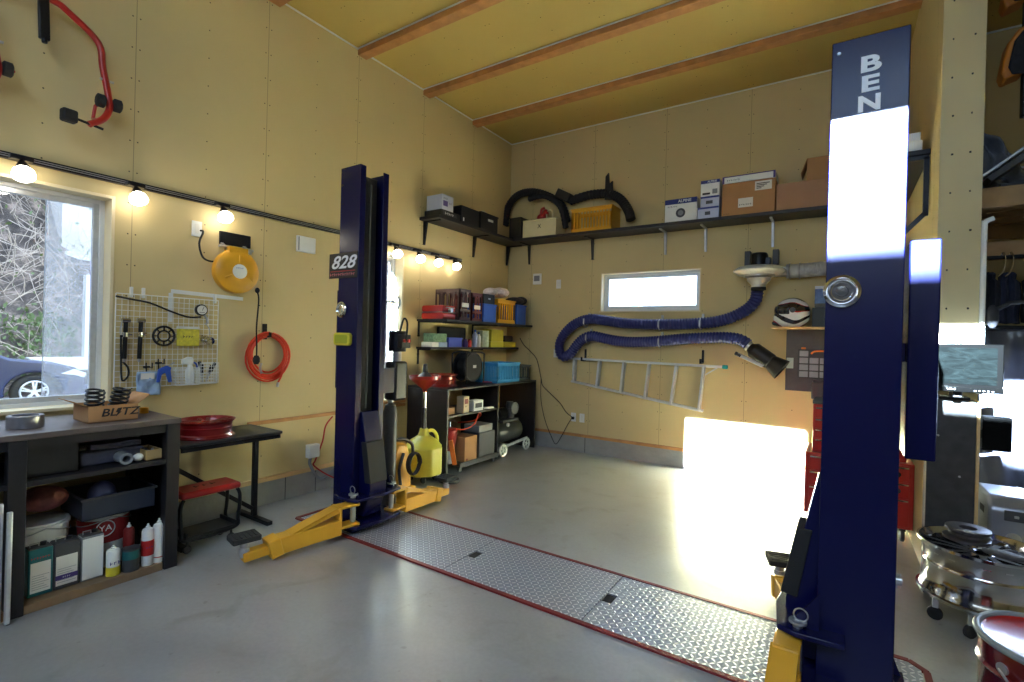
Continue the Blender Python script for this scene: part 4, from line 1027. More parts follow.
mb.box(x0, x1, y0, y1, z0, z0+.006).box(x0, x1, y0, y0+.006, z0, z1).box(x0, x1, y1-.006, y1, z0, z1).box(x0, x0+.006, y0+.006, y1-.006, z0, z1).box(x1-.006, x1, y0+.006, y1-.006, z0, z1)
mb.build('bin_body', mat('slate_plastic', (44, 50, 64), .45, 0, .05), t); MB().box(x0-.01, x1+.01, y0-.01, y0, z1-.012, z1).box(x0-.01, x1+.01, y1, y1+.01, z1-.012, z1).box(x1, x1+.01, y0, y1, z1-.012, z1).build('rim', M['dgrey'], t)
single(MB().ball((-3.64, 1.13, S0+.42), .06, .07, .085, 20, 12), 'blue_jar', mat('slate_blue', (86, 92, 130), .4, 0, .1), 'round blue-grey jar standing in the dark bin', 'jar')
# aluminium profile leaning at the photo's left border
single(MB().obox((-3.335, .675, .28), (.022, .022, .55), (.0, .02, 0)).obox((-3.345, .645, .30), (.018, .02, .60), (.0, .02, 0)), 'leaning_bar', M['alu'], 'thin aluminium bars leaning against the near leg of the workbench', 'bar', bevel=.006)

# ================================================================ folding table with rim, red creeper stool
t = thing('side_table', 'black narrow folding table carrying the red wheel rim', 'table', (-3.77, 1.9, 0))
MB().box(XW+.03, -3.545, 1.50, 2.215, .685, .708).build('table_top', mat('table_laminate', (46, 46, 48), .5, 0, .15, 20), t, bevel=.006)
MB().box(-3.57, -3.55, 1.52, 2.20, .655, .684).build('apron', M['blackmetal'], t)
MB().box(-3.80, -3.765, 2.12, 2.155, .03, .684).build('leg', M['blackmetal'], t, bevel=.003)
MB().box(-4.0, -3.56, 2.115, 2.16, .0, .03).build('foot', M['blackmetal'], t, bevel=.004)
MB().box(-3.80, -3.765, 1.535, 1.57, .03, .684).build('leg', M['blackmetal'], t, bevel=.003)
MB().box(-4.0, -3.56, 1.53, 1.575, .0, .03).build('foot', M['blackmetal'], t, bevel=.004)
MB().bar((-3.78, 1.56, .52), (-3.78, 2.12, .09), .03, .03).build('brace', M['blackmetal'], t, bevel=.003)
def wheel_rim(label, c, r, h, m, m2=None, holes=5, group=None):
    'a road wheel lying flat, face up'
    c = Vector(c)
    t = thing('car_wheel', label, 'wheel rim', c, group)
    g = h*.10
    MB().lathe([(r, 0), (r*1.0, g*.5), (r*.955, g*.7), (r*.93, g*1.4), (r*.885, g*2.2), (r*.88, h*.52), (r*.90, h*.55), (r*.90, h*.59), (r*.88, h*.62), (r*.89, h-g*2), (r*.93, h-g*1.4), (r*.955, h-g*.7), (r, h-g*.5), (r, h), (r*.965, h), (r*.90, h-g*1.2), (r*.85, h*.7), (r*.84, h*.38), (r*.87, g*1.5), (r*.95, 0)], c, (0, 0, 1), 48, caps=False, close=True).build('rim_barrel', m, t)
    mb = MB().lathe([(r*.24, h*.66), (r*.24, h*.84), (r*.18, h*.86), (.03, h*.84), (.028, h*.66)], c, (0, 0, 1), 32, close=True, caps=False)
    for k in range(holes):
        a = 2*pi*k/holes+.3; u = Vector((cos(a), sin(a), 0)); v = Vector((-sin(a), cos(a), 0))
        for s_ in (-1, 1):
            mb.bar(c+u*r*.18+v*s_*.012+Vector((0, 0, h*.80)), c+u*r*.88+v*s_*r*.15+Vector((0, 0, h*.84)), r*.11, h*.10)
    mb.build('spokes', m2 or m, t)
    return t
wheel_rim('red wheel rim lying flat on the black side table', (-3.76, 1.76, .709), .185, .12, mat('rim_red', (136, 24, 26), .28, .2, .05, coat=.4))
t = thing('creeper_stool', 'low red-topped mechanic stool with black frame under the side table', 'stool', (-3.62, 1.72, 0))
MB().box(-3.70, -3.49, 1.50, 1.88, .36, .405).build('seat', M['red'], t, bevel=.015)
text('~3', .07, (-3.60, 1.69, .4058), (0, 0, pi/2), M['ink'], t, sx=1.2)
for x in (-3.68, -3.51):
    MB().tube(smooth_path([(x, 1.52, .36), (x, 1.50, .30), (x, 1.51, .16), (x, 1.54, .09), (x, 1.84, .09), (x, 1.87, .16), (x, 1.88, .30), (x, 1.86, .36)], 5), .012, 10).build('side_tube', M['blackmetal'], t)
MB().box(-3.70, -3.49, 1.53, 1.85, .10, .115).box(-3.70, -3.49, 1.53, 1.54, .115, .14).box(-3.70, -3.49, 1.84, 1.85, .115, .14).build('tool_tray', M['black'], t)
for x in (-3.67, -3.52):
    for y in (1.55, 1.83):
        MB().cyl((x, y, .05), (x, y, .09), .008, n=8).lathe([(.022, -.01), (.026, -.006), (.026, .006), (.022, .01)], (x, y, .026), (1, 0, 0), 18).build('caster', M['black'], t)
# ================================================================ corner by the far end of the left wall
# upper shelf, three runs in an L round the room
SZ = 2.822
t = thing('wall_shelf', 'long black high shelf running round the corner on black brackets', 'shelf', (-1.8, 5.8, SZ))
MB().box(XW, XW+.30, 4.12, 5.62, SZ-.035, SZ).build('board', M['darkwood'], t, bevel=.003)
MB().box(XW, PX0-.005, 5.62, YB, SZ-.035, SZ).build('board', M['darkwood'], t, bevel=.003)
MB().box(PX0-.34, PX0-.002, 4.35, 5.619, SZ-.035, SZ).build('board', M['darkwood'], t, bevel=.003)
def brk(x, y, dx, dy, m, l=.25, d=.27):
    mb = MB()
    w = .012
    if dx: mb.prism([(x, SZ-.036), (x+.055, SZ-.036), (x+.05, SZ-.06), (x+.016, SZ-.035-d), (x, SZ-.035-d)], 'y', y-w, y+w); mb.box(x+.05, x+l, y-w, y+w, SZ-.05, SZ-.036)
    else: mb.prism([(y, SZ-.036), (y-.055, SZ-.036), (y-.05, SZ-.06), (y-.016, SZ-.035-d), (y, SZ-.035-d)], 'x', x-w, x+w); mb.box(x-w, x+w, y-l, y-.05, SZ-.05, SZ-.036)
    return mb.build('bracket', m, t)
for y in (4.2, 5.12, 5.9): brk(XW, y, 1, 0, M['blackmetal'])
for px in (530, 593): brk(at(px, 250, 'y', YB).x, YB, 0, 0, M['blackmetal'])
for px in (666, 706, 773): brk(at(px, 240, 'y', YB).x, YB, 0, 0, M['steel'])
# large triangular end bracket by the column
mb = MB().bar((PX0-.33, 4.38, SZ-.05), (PX0-.01, 4.38, SZ-.05), .03, .03).bar((PX0-.02, 4.38, SZ-.05), (PX0-.02, 4.38, SZ-.45), .03, .03).bar((PX0-.02, 4.38, SZ-.43), (PX0-.33, 4.38, SZ-.78), .03, .03)
mb.build('end_bracket', M['blackmetal'], t)
def carton(label, x0, x1, y0, y1, z0, z1, m, name='carton', cat='box', group=None, face='y', panels=(), words=()):
    t = thing(name, label, cat, ((x0+x1)/2, (y0+y1)/2, z0), group)
    MB().box(x0, x1, y0, y1, z0, z1).build('box_body', m, t, bevel=.004)
    for (a0, a1, c0, c1, mm_) in panels:         # fractions of the front face
        if face == 'y': MB().box(x0+(x1-x0)*a0, x0+(x1-x0)*a1, y0-.0012, y0-.0002, z0+(z1-z0)*c0, z0+(z1-z0)*c1).build('printed_panel', mm_, t)
        else: MB().box(x1+.0002, x1+.0012, y0+(y1-y0)*a0, y0+(y1-y0)*a1, z0+(z1-z0)*c0, z0+(z1-z0)*c1).build('printed_panel', mm_, t)
    for (s_, sz, a, c, mm_) in words:
        if face == 'y': text(s_, sz, (x0+(x1-x0)*a, y0-.0022, z0+(z1-z0)*c), FB, mm_, t, ext=.0006, bold=sz*.02)
        else: text(s_, sz, (x1+.0022, y0+(y1-y0)*a, z0+(z1-z0)*c), FL, mm_, t, ext=.0006, bold=sz*.02)
    return t
def yL(px, py, x): return at(px, py, 'x', x).y
def xB(px, py, y): return at(px, py, 'y', y).x
xf = XW+.285
carton('flat black case under the pale printed box at the near end of the high shelf', XW+.03, xf, 4.17, 4.50, SZ+.001, SZ+.075, M['black'], 'flat_case', 'case', None, 'x', [(.1, .8, .25, .8, M['dgrey'])], [('~5', .05, .42, .5, M['inkw'])])
carton('white and grey printed box, nearest on the high shelf of the left wall', XW+.04, xf-.01, 4.19, 4.385, SZ+.077, SZ+.25, mat('pale_lilac_card', (186, 188, 204), .5, 0, .04), 'carton', 'box', None, 'x', [(.1, .5, .25, .6, M['purple'])], [('~3', .04, .3, .75, M['ink']), ('~2', .04, .75, .5, M['ink'])])
carton('black tool case beside the grey box on the high shelf', XW+.03, xf, 4.52, 4.86, SZ+.001, SZ+.20, M['black'], 'tool_case', 'case', None, 'x', [(.1, .16, .1, .3, M['white'])])
def ocrate(label, x0, x1, y0, y1, z0, z1, m, holes='x', name='storage_crate', slots=5, group=None, lid=False, solidf=False, th=.008):
    'open crate with slotted walls'
    t = thing(name, label, 'crate', ((x0+x1)/2, (y0+y1)/2, z0), group)
    mb = MB(); hh = z1-z0
    mb.box(x0, x1, y0, y1, z0, z0+th)
    def wallx(x, xx):
        mb.box(x, xx, y0, y1, z0+th, z0+hh*.16); mb.box(x, xx, y0, y1, z1-hh*.16, z1)
        for k in range(slots+1):
            c = y0+(y1-y0)*k/slots; mb.box(x, xx, max(y0, c-.008), min(y1, c+.008), z0+hh*.16, z1-hh*.16)
    def wally(y, yy):
        mb.box(x0, x1, y, yy, z0+th, z0+hh*.16); mb.box(x0, x1, y, yy, z1-hh*.16, z1)
        for k in range(slots+1):
            c = x0+(x1-x0)*k/slots; mb.box(max(x0, c-.008), min(x1, c+.008), y, yy, z0+hh*.16, z1-hh*.16)
    if solidf:
        mb.box(x0, x0+th, y0, y1, z0+th, z1).box(x1-th, x1, y0, y1, z0+th, z1).box(x0+th, x1-th, y0, y0+th, z0+th, z1).box(x0+th, x1-th, y1-th, y1, z0+th, z1)
    else:
        wallx(x0, x0+th); wallx(x1-th, x1); wally(y0, y0+th); wally(y1-th, y1)
    mb.build('crate_body', m, t)
    r_ = MB().box(x0-.008, x1+.008, y0-.008, y0+.004, z1-.015, z1+.003).box(x0-.008, x1+.008, y1-.004, y1+.008, z1-.015, z1+.003).box(x0-.008, x0+.004, y0, y1, z1-.015, z1+.003).box(x1-.004, x1+.008, y0, y1, z1-.015, z1+.003)
    r_.build('rim', m, t, bevel=.002)
    return t
c1 = ocrate('black plastic crate with a white label on the high shelf of the left wall', XW+.03, xf, 4.90, 5.26, SZ+.001, SZ+.21, M['black'], solidf=True)
MB().box(xf, xf+.0015, 5.05, 5.16, SZ+.12, SZ+.15).build('label_strip', M['paper'], c1)
MB().tube(smooth_path([(XW+.1, 5.0, SZ+.2), (XW+.15, 5.1, SZ+.27), (XW+.2, 5.2, SZ+.23)]), .01).build('tool_inside', M['steel'], c1)
carton('tall black box standing in the corner of the high shelf', xB(509.5, 220, 5.66), xB(521, 220, 5.66), 5.66, 5.90, SZ+.001, SZ+.30, M['black'], 'speaker_box', 'box')
# cream box with gloves
yb = 5.66
x0, x1 = xB(523.5, 225, yb), xB(556, 225, yb)
c2 = ocrate('cream folding container with red work gloves on top, on the high shelf', x0, x1, yb, 5.92, SZ+.001, SZ+.235, M['cream'], name='folding_container', solidf=True)
MB().box(x0+.02, x1-.02, yb-.006, yb-.001, SZ+.02, SZ+.05).box(x0-.004, x0+.018, yb-.008, yb, SZ+.001, SZ+.235).box(x1-.018, x1+.004, yb-.008, yb, SZ+.001, SZ+.235).build('front_rib', M['cream'], c2, bevel=.002)
text('X', .075, ((x0+x1)/2, yb-.003, SZ+.14), FB, M['ink'], c2)
g = thing('work_gloves', 'bright red work gloves lying on top of the cream container', 'gloves', ((x0+x1)/2, yb+.1, SZ+.24))
cx_ = (x0+x1)/2-.02
MB().ball((cx_, yb+.09, SZ+.28), .07, .05, .05).ball((cx_+.05, yb+.1, SZ+.33), .045, .04, .055).tube(smooth_path([(cx_+.0, yb+.06, SZ+.30), (cx_+.02, yb+.05, SZ+.37), (cx_+.06, yb+.05, SZ+.39)]), .018).tube(smooth_path([(cx_+.05, yb+.06, SZ+.30), (cx_+.08, yb+.05, SZ+.34), (cx_+.1, yb+.05, SZ+.31)]), .018).build('gloves', M['red'], g)
MB().tube(smooth_path([(cx_+.08, yb+.08, SZ+.24), (cx_+.09, yb+.08, SZ+.34), (cx_+.14, yb+.08, SZ+.36), (cx_+.17, yb+.08, SZ+.30), (cx_+.17, yb+.08, SZ+.24)]), .008).build('cuff_strap', M['cream'], g)
# fat black ducts
def PB(px, py, y): return at(px, py, 'y', y)
t = thing('air_duct', 'fat black flexible duct arched over the cream container', 'duct', (-3.4, 5.88, SZ))
dp = smooth_path([PB(505, 226, 5.84), PB(508, 208, 5.86), PB(517, 196, 5.87), PB(531, 192, 5.87), PB(548, 196, 5.87), PB(562, 206, 5.87), PB(567, 222, 5.87)], 14)
MB().tube(dp, .05, 16, radii=[.055 if i % 2 else .046 for i in range(len(dp))]).build('duct', M['rubber'], t)
dp = smooth_path([PB(529, 199, 5.78), PB(545, 196, 5.78), PB(560, 206, 5.78), PB(566, 228, 5.8)], 12)
MB().tube(dp, .04, 14, radii=[.042 if i % 2 else .036 for i in range(len(dp))]).build('inner_loop', M['rubber'], t)
t = thing('air_duct', 'black duct and fittings lying over the yellow crate, one end hanging at its right', 'duct', (-2.5, 5.85, SZ+.3))
dp = smooth_path([PB(570, 201, 5.86), PB(590, 195, 5.86), PB(608, 194, 5.86), PB(620, 199, 5.86), PB(628, 210, 5.84), PB(631, 220, 5.82)], 12)
MB().tube(dp, .05, 16, radii=[.06 if i % 2 else .052 for i in range(len(dp))]).build('duct', M['rubber'], t)
MB().obox(PB(564, 196, 5.84), (.22, .1, .12), (0, .5, 0)).build('intake_box', M['black'], t, bevel=.01)
MB().prism([(PB(605, 200, 5.84).x, PB(605, 200, 5.84).z), (PB(613, 200, 5.84).x, PB(613, 200, 5.84).z), (PB(613, 181, 5.84).x, PB(613, 181, 5.84).z), (PB(610, 178, 5.84).x, PB(610, 184, 5.84).z), (PB(609, 173, 5.84).x, PB(609, 173, 5.84).z), (PB(606, 177, 5.84).x, PB(606, 177, 5.84).z)], 'y', 5.82, 5.85).build('mounting_tab', M['black'], t, bevel=.004)
x0, x1 = xB(571.5, 215, yb), xB(612, 215, yb)
ocrate('amber yellow slotted plastic crate on the high shelf', x0, x1, yb, 5.93, SZ+.001, SZ+.30, M['amber'], slots=13)
# audio boxes
silver = mat('silver_card', (176, 178, 196), .3, .3, .05)
x0, x1 = xB(665, 207, yb), xB(697, 207, yb)
b = carton('white and navy speaker box with a round speaker picture, alone on the left', x0, x1, yb, 5.92, SZ+.001, SZ+.26, M['white'], panels=[(0, 1, .78, 1, M['inkb'])], words=[('ALPINE', .045, .62, .89, M['inkw']), ('~6', .03, .25, .68, M['ink'])])
MB().lathe([(.05, 0), (.052, .0015)], ((x0+x1)/2, yb-.0003, SZ+.10), (0, -1, 0), 28).build('speaker_picture', M['dgrey'], b)
MB().lathe([(.03, .0015), (.03, .0025)], ((x0+x1)/2, yb-.0003, SZ+.10), (0, -1, 0), 24).build('speaker_cone_picture', M['grey'], b)
x0, x1 = xB(697.5, 210, yb-.02), xB(719, 210, yb-.02)
carton('silver speaker box at the bottom of the narrow stack of three', x0, x1, yb-.02, 5.90, SZ+.001, SZ+.125, silver, panels=[(0, 1, .84, 1, M['inkb']), (.35, .6, .3, .6, M['dgrey'])])
x0, x1 = xB(700.5, 198, yb), xB(719.5, 198, yb)
carton('silver speaker box in the middle of the narrow stack of three', x0, x1, yb, 5.90, SZ+.127, SZ+.245, silver, panels=[(0, 1, .84, 1, M['inkb']), (.3, .65, .3, .6, M['dgrey'])])
carton('white and navy printed box on top of the narrow stack of three', x0, x1, yb, 5.90, SZ+.247, SZ+.42, M['white'], panels=[(0, 1, .8, 1, M['inkb']), (.1, .5, .1, .22, M['ink']), (.62, .88, .12, .42, M['grey'])], words=[('ALPINE', .03, .6, .9, M['inkw'])])
x0, x1 = xB(722, 195, yb-.02), xB(775, 195, yb-.02)
b = carton('brown carton with two white labels under the flat violet box', x0, x1, yb-.02, 5.93, SZ+.001, SZ+.345, M['card'], panels=[(.63, .94, .68, .95, M['paper']), (.32, .6, .22, .5, M['paper'])], words=[('~7', .028, .46, .3, M['ink']), ('~5', .02, .1, .06, M['ink'])])
mb = MB()
for k in range(4): mb.box(x0+(x1-x0)*.66, x0+(x1-x0)*(.9-.05*k), yb-.0225, yb-.0212, SZ+.30-.016*k, SZ+.308-.016*k)
mb.build('small_print', M['ink'], b)
carton('flat white and violet box lying on top of the labelled brown carton', x0+.0, x1+.0, yb-.02, 5.92, SZ+.347, SZ+.42, M['white'], panels=[(0, .04, 0, 1, M['purple']), (.96, 1, 0, 1, M['purple']), (.04, .96, .86, 1, M['purple'])], words=[('~7', .03, .22, .4, M['ink'])])
x0 = xB(776.5, 195, yb)
carton('long brown carton on the high shelf running behind the tall lift post', x0, .1, yb, 5.92, SZ+.001, SZ+.275, mat('pale_card', (176, 134, 102), .75, 0, .06), words=[('~4', .04, .72, .55, M['inkr'])])
x0 = xB(807, 165, yb+.02)
t = thing('carton', 'open brown carton on top of the long carton', 'box', (-.15, 5.8, SZ+.277))
MB().box(x0, .0, yb+.02, 5.93, SZ+.277, SZ+.50).build('box_body', M['card'], t, bevel=.003)
MB()._add([(x0, yb+.03, SZ+.5), (x0, 5.92, SZ+.5), (x0-.05, 5.92, SZ+.36), (x0-.05, yb+.03, SZ+.36)], [(0,1,2,3)]).build('flap', M['card'], t, solid=.004)
# boxes on the run beside the column
t = carton('white flat case on the shelf end between the post and the column', PX0-.30, PX0-.04, 4.42, 4.70, SZ+.001, SZ+.09, M['white'], 'flat_case', 'case')
carton('upper white flat case by the column', PX0-.30, PX0-.05, 4.43, 4.69, SZ+.092, SZ+.15, M['white'], 'flat_case', 'case')['label'] = 'upper of two white flat cases on the shelf end by the column'
carton('brown carton behind the white cases by the column', PX0-.32, PX0-.08, 4.9, 5.2, SZ+.001, SZ+.42, M['card'])

# ---- two middle shelves
def shelf2(label, x1, z, y0=4.12, y1=5.93):
    t = thing('wall_shelf', label, 'shelf', (XW, 5, z))
    MB().box(XW, x1, y0, y1, z-.025, z).build('board', M['darkwood'], t, bevel=.002)
    for y in (y0+.03, 5.15):
        MB().box(XW, XW+.01, y-.012, y+.012, z-.2, z-.025).box(XW+.01, x1-.05, y-.012, y+.012, z-.037, z-.026).build('bracket', M['blackmetal'], t)
    return t
shelf2('black shelf holding the bottle crates in the corner', -3.58, 1.66)
shelf2('narrow black shelf below the bottle crates', -3.80, 1.345)
A = 1.661
# red jerrycan lying down
t = thing('jerrycan', 'red metal jerrycan lying flat at the near end of the crate shelf', 'jerrycan', (-3.8, 4.25, A))
MB().prism(rrect(-3.99, -3.66, A, A+.075, .025), 'y', 4.15, 4.36).build('can_half', M['red'], t, bevel=.006)
MB().prism(rrect(-3.985, -3.665, A+.082, A+.155, .025), 'y', 4.15, 4.36).build('can_half', M['red'], t, bevel=.006)
MB().box(-3.995, -3.655, 4.145, 4.365, A+.0755, A+.0815).build('seam', M['grey'], t)
MB().cyl((-3.66, 4.25, A+.1), (-3.62, 4.25, A+.1), .022).tube([(-3.67, 4.2, A+.13), (-3.63, 4.2, A+.13), (-3.63, 4.3, A+.13), (-3.67, 4.3, A+.13)], .006).build('spout_cap', M['steel'], t)
# tall bottle crate of brown plastic
def bottle_crate(label, x0, x1, y0, y1, h, m, slots=3, tall=True):
    t = thing('bottle_crate', label, 'crate', ((x0+x1)/2, (y0+y1)/2, A), 'crates on the middle shelf')
    mb = MB(); z0 = A; th = .012
    mb.box(x0, x1, y0, y1, z0, z0+.01)
    for (f, g_, n) in (('y', y0, 4), ('y', y1-th, 4), ('x', x0, 3), ('x', x1-th, 3)):
        lo, hi = (x0, x1) if f == 'y' else (y0, y1)
        def P(a, b_, c, d):
            if f == 'y': mb.box(a, b_, g_, g_+th, c, d)
            else: mb.box(g_, g_+th, a, b_, c, d)
        P(lo, hi, z0+.01, z0+h*.10); P(lo, hi, z0+h*.28, z0+h*.36); P(lo, hi, z0+h*.9, z0+h)
        for k in range(n+1):
            c = lo+(hi-lo)*k/n; w_ = .014 if k in (0, n) else .009
            P(max(lo, c-w_), min(hi, c+w_), z0+.01, z0+h*.9)
            if k < n:
                # arch shoulders
                d = (hi-lo)/n
                for (q0, q1, zz) in ((c+w_, c+w_+.012, .84), (c+d-w_-.012, c+d-w_, .84)):
                    P(max(lo, q0), min(hi, q1), z0+h*zz, z0+h*.9)
    mb.build('crate_body', m, t)
    MB().box(x1, x1+.0015, y0+.04, y1-.04, A+h*.42, A+h*.56).build('paper_label', M['paper'], t)
    return t
brown = mat('brown_grey_plastic', (92, 74, 74), .5, 0, .12, 10)
bottle_crate('tall grey-brown bottle crate with arched openings behind the jerrycan', -3.99, -3.62, 4.38, 4.585, .36, brown)
bottle_crate('dark red bottle crate next to the grey-brown crate', -3.97, -3.62, 4.61, 4.81, .335, mat('maroon_plastic', (104, 44, 46), .5, 0, .12, 10), 2)
ocrate('blue bottle crate with a small black case on top', -3.96, -3.62, 4.84, 5.10, A, A+.22, M['blue'], solidf=True, slots=3)
MB().box(-3.6195, -3.618, 4.94, 5.01, A+.06, A+.11).box(-3.6195, -3.618, 4.9, 5.04, A+.15, A+.19).build('moulded_mark', M['inkb'], bpy.data.objects['storage_crate.003'] if 'storage_crate.003' in bpy.data.objects else None) if False else None
carton('small black leather-like case on top of the blue bottle crate', -3.92, -3.63, 4.85, 5.08, A+.226, A+.345, M['black'], 'small_case', 'case', None, 'x', [(.4, .6, .45, .6, M['steel'])])
ocrate('amber yellow slotted crate on the middle shelf', -3.96, -3.615, 5.13, 5.53, A, A+.30, M['amber'], slots=8)
ocrate('blue plastic crate at the far end of the middle shelf', -3.96, -3.615, 5.57, 5.80, A, A+.26, M['blue'], solidf=True)
single(MB().ball((-3.78, 5.40, A+.41), .13, .12, .07, 20, 12).ball((-3.80, 5.22, A+.40), .10, .10, .06), 'shopping_bag', mat('red_white_bag', (214, 196, 196), .5, 0, .3, 30, .8, 20), 'white and red crumpled plastic bag lying on the yellow crate', 'bag')
single(MB().ball((-3.74, 5.70, A+.32), .13, .14, .055, 20, 12).ball((-3.70, 5.80, A+.33), .09, .08, .06).tube(smooth_path([(-3.66, 5.55, A+.31), (-3.64, 5.5, A+.34), (-3.66, 5.45, A+.31)]), .012), 'black_jacket', M['cloth'], 'black cloth heap on the blue crate at the far end', 'cloth')
Bz = 1.346
carton('white flat box at the near end of the lower shelf', -3.99, -3.82, 4.16, 4.27, Bz, Bz+.055, M['white'], group='pair of flat boxes')
carton('pale blue flat box beside the white flat box on the lower shelf', -3.99, -3.82, 4.275, 4.42, Bz, Bz+.055, mat('pale_blue_card', (164, 180, 214), .5, 0, .05), group='pair of flat boxes')
carton('green patterned box resting on the two flat boxes', -3.98, -3.825, 4.18, 4.41, Bz+.056, Bz+.155, mat('green_print', (128, 160, 122), .4, 0, .4, 40), bevel=.0) if False else carton('green patterned box resting on the two flat boxes', -3.98, -3.825, 4.18, 4.41, Bz+.056, Bz+.155, mat('green_print', (128, 160, 122), .4, 0, .4, 40))
ocrate('small violet-blue basket on the lower shelf', -3.97, -3.82, 4.44, 4.68, Bz, Bz+.11, mat('violet_blue_plastic', (72, 92, 190), .4, 0, .05), solidf=True, name='plastic_basket')
carton('square black box standing at the back of the lower shelf', -4.02, -3.98, 4.45, 4.95, Bz, Bz+.24, M['black'], 'drawing_board', 'board')
single(MB().lathe([(.03, 0), (.034, .01), (.034, .06), (.02, .08), (.018, .1)], (-3.86, 4.80, Bz), (0, 0, 1), 18), 'small_jar', M['purple'], 'small dark violet jar beside the violet-blue basket', 'jar')
single(MB().lathe([(.026, 0), (.03, .006), (.03, .07), (.014, .09), (.014, .1)], (-3.86, 4.88, Bz), (0, 0, 1), 18), 'small_jar', M['red'], 'small red bottle on the lower shelf', 'bottle')
for k, (y, r_, h_, m_, lab) in enumerate(((4.99, .034, .22, mat('pale_bottle', (150, 160, 200), .3, 0, .1, 20), 'pale violet-blue tall bottle on the lower shelf'), (5.07, .026, .19, M['white'], 'slim white bottle next to the pale blue bottle'))):
    t = thing('chemical_bottle', lab, 'bottle', (-3.86, y, Bz))
    MB().lathe([(r_*.95, 0), (r_, .006), (r_, h_*.7), (r_*.4, h_*.84), (r_*.4, h_*.9)], (-3.86, y, Bz), (0, 0, 1), 20).build('bottle_body', m_, t)
    MB().lathe([(r_*.48, h_*.88), (r_*.44, h_)], (-3.86, y, Bz), (0, 0, 1), 14).build('cap', M['blue'], t)
carton('thin white and green cartons standing beside the yellow boxes', -3.97, -3.83, 5.11, 5.25, Bz, Bz+.215, mat('white_green_card', (190, 200, 180), .5, 0, .2, 30))
ylw = mat('yellow_card_box', (196, 186, 62), .5, 0, .08, 12)
carton('yellow box forming the base of the stack on the lower shelf', -3.97, -3.82, 5.28, 5.58, Bz, Bz+.075, ylw, group='yellow boxes on the lower shelf')
carton('taller yellow box on top of the stack on the lower shelf', -3.97, -3.82, 5.29, 5.57, Bz+.077, Bz+.235, ylw, group='yellow boxes on the lower shelf')
carton('flat yellow box at the far end of the lower shelf', -3.97, -3.82, 5.60, 5.88, Bz, Bz+.075, ylw, group='yellow boxes on the lower shelf')
single(MB().prism(rrect(5.62, 5.84, Bz+.0765, Bz+.16, .03), 'x', -3.95, -3.84), 'charger', M['black'], 'black charger lying on the flat yellow box', 'charger', bevel=.008)

# ---- black cabinet open at the front
CX1, CY0, CY1, CZ = -3.42, 3.98, 5.80, .915
t = thing('open_cabinet', 'dark open-fronted cabinet in the corner with a compressor parked inside', 'cabinet', ((XW+CX1)/2, 4.9, 0))
MB().box(XW+.025, CX1, CY0, CY1, CZ-.022, CZ).build('top', M['darkwood'], t, bevel=.002)
MB().box(XW+.025, CX1, CY0, CY0+.025, 0, CZ-.023).build('side_panel', M['darkwood'], t, bevel=.002)
MB().box(XW+.025, CX1, CY1-.025, CY1, 0, CZ-.023).build('side_panel', M['darkwood'], t, bevel=.002)
MB().box(XW+.025, CX1-.02, 4.93, 4.955, 0, CZ-.023).build('divider', M['darkwood'], t)
MB().box(XW+.03, CX1-.03, CY0+.026, 4.929, .60, .62).build('shelf', M['darkwood'], t)
MB().box(XW+.025, XW+.035, CY0+.026, 4.929, .62, .88).box(XW+.025, XW+.035, 4.956, CY1-.026, 0.25, .88).build('back_panel', M['ply'], t)
# on top
wheel_rim('red wheel rim lying on the dark cabinet behind the funnel', (-3.73, 4.22, CZ+.001), .185, .13, mat('rim_red', (136, 24, 26)))
t = thing('hose_reel', 'black hose reel on a stand on top of the dark cabinet', 'hose reel', (-3.70, 4.66, CZ))
for x in (-3.78, -3.62):
    MB().torus((x, 4.66, CZ+.20), (1, 0, 0), .165, .012, 32, 8).lathe([(.155, -.004), (.155, .004)], (x, 4.66, CZ+.20), (1, 0, 0), 32).build('reel_disc', M['black'], t)
MB().cyl((-3.78, 4.66, CZ+.2), (-3.62, 4.66, CZ+.2), .11, n=28).build('hose_winding', M['rubber'], t)
MB().tube(smooth_path([(-3.80, 4.50, CZ+.01), (-3.80, 4.49, CZ+.30), (-3.80, 4.53, CZ+.37), (-3.80, 4.80, CZ+.37), (-3.80, 4.83, CZ+.30), (-3.80, 4.83, CZ+.01)]), .01).tube(smooth_path([(-3.59, 4.50, CZ+.01), (-3.59, 4.49, CZ+.30), (-3.59, 4.53, CZ+.37), (-3.59, 4.80, CZ+.37), (-3.59, 4.83, CZ+.30), (-3.59, 4.83, CZ+.01)]), .01).build('stand', M['blackmetal'], t)
MB().box(-3.606, -3.604, 4.64, 4.70, CZ+.19, CZ+.225).build('label_sticker', M['paper'], t)
MB().tube(smooth_path([(-3.58, 4.80, CZ+.02), (-3.52, 4.84, CZ+.02), (-3.50, 4.88, CZ+.015)]), .006).build('hose_end', M['red'], t)
ocrate('light blue slotted plastic basket on top of the dark cabinet', -3.78, -3.45, 4.92, 5.42, CZ+.001, CZ+.245, M['cyan'], slots=14, name='plastic_basket')
ocrate('grey slotted basket at the far end of the cabinet top', -3.80, -3.50, 5.46, 5.77, CZ+.001, CZ+.20, M['dgrey'], slots=8, name='plastic_basket')
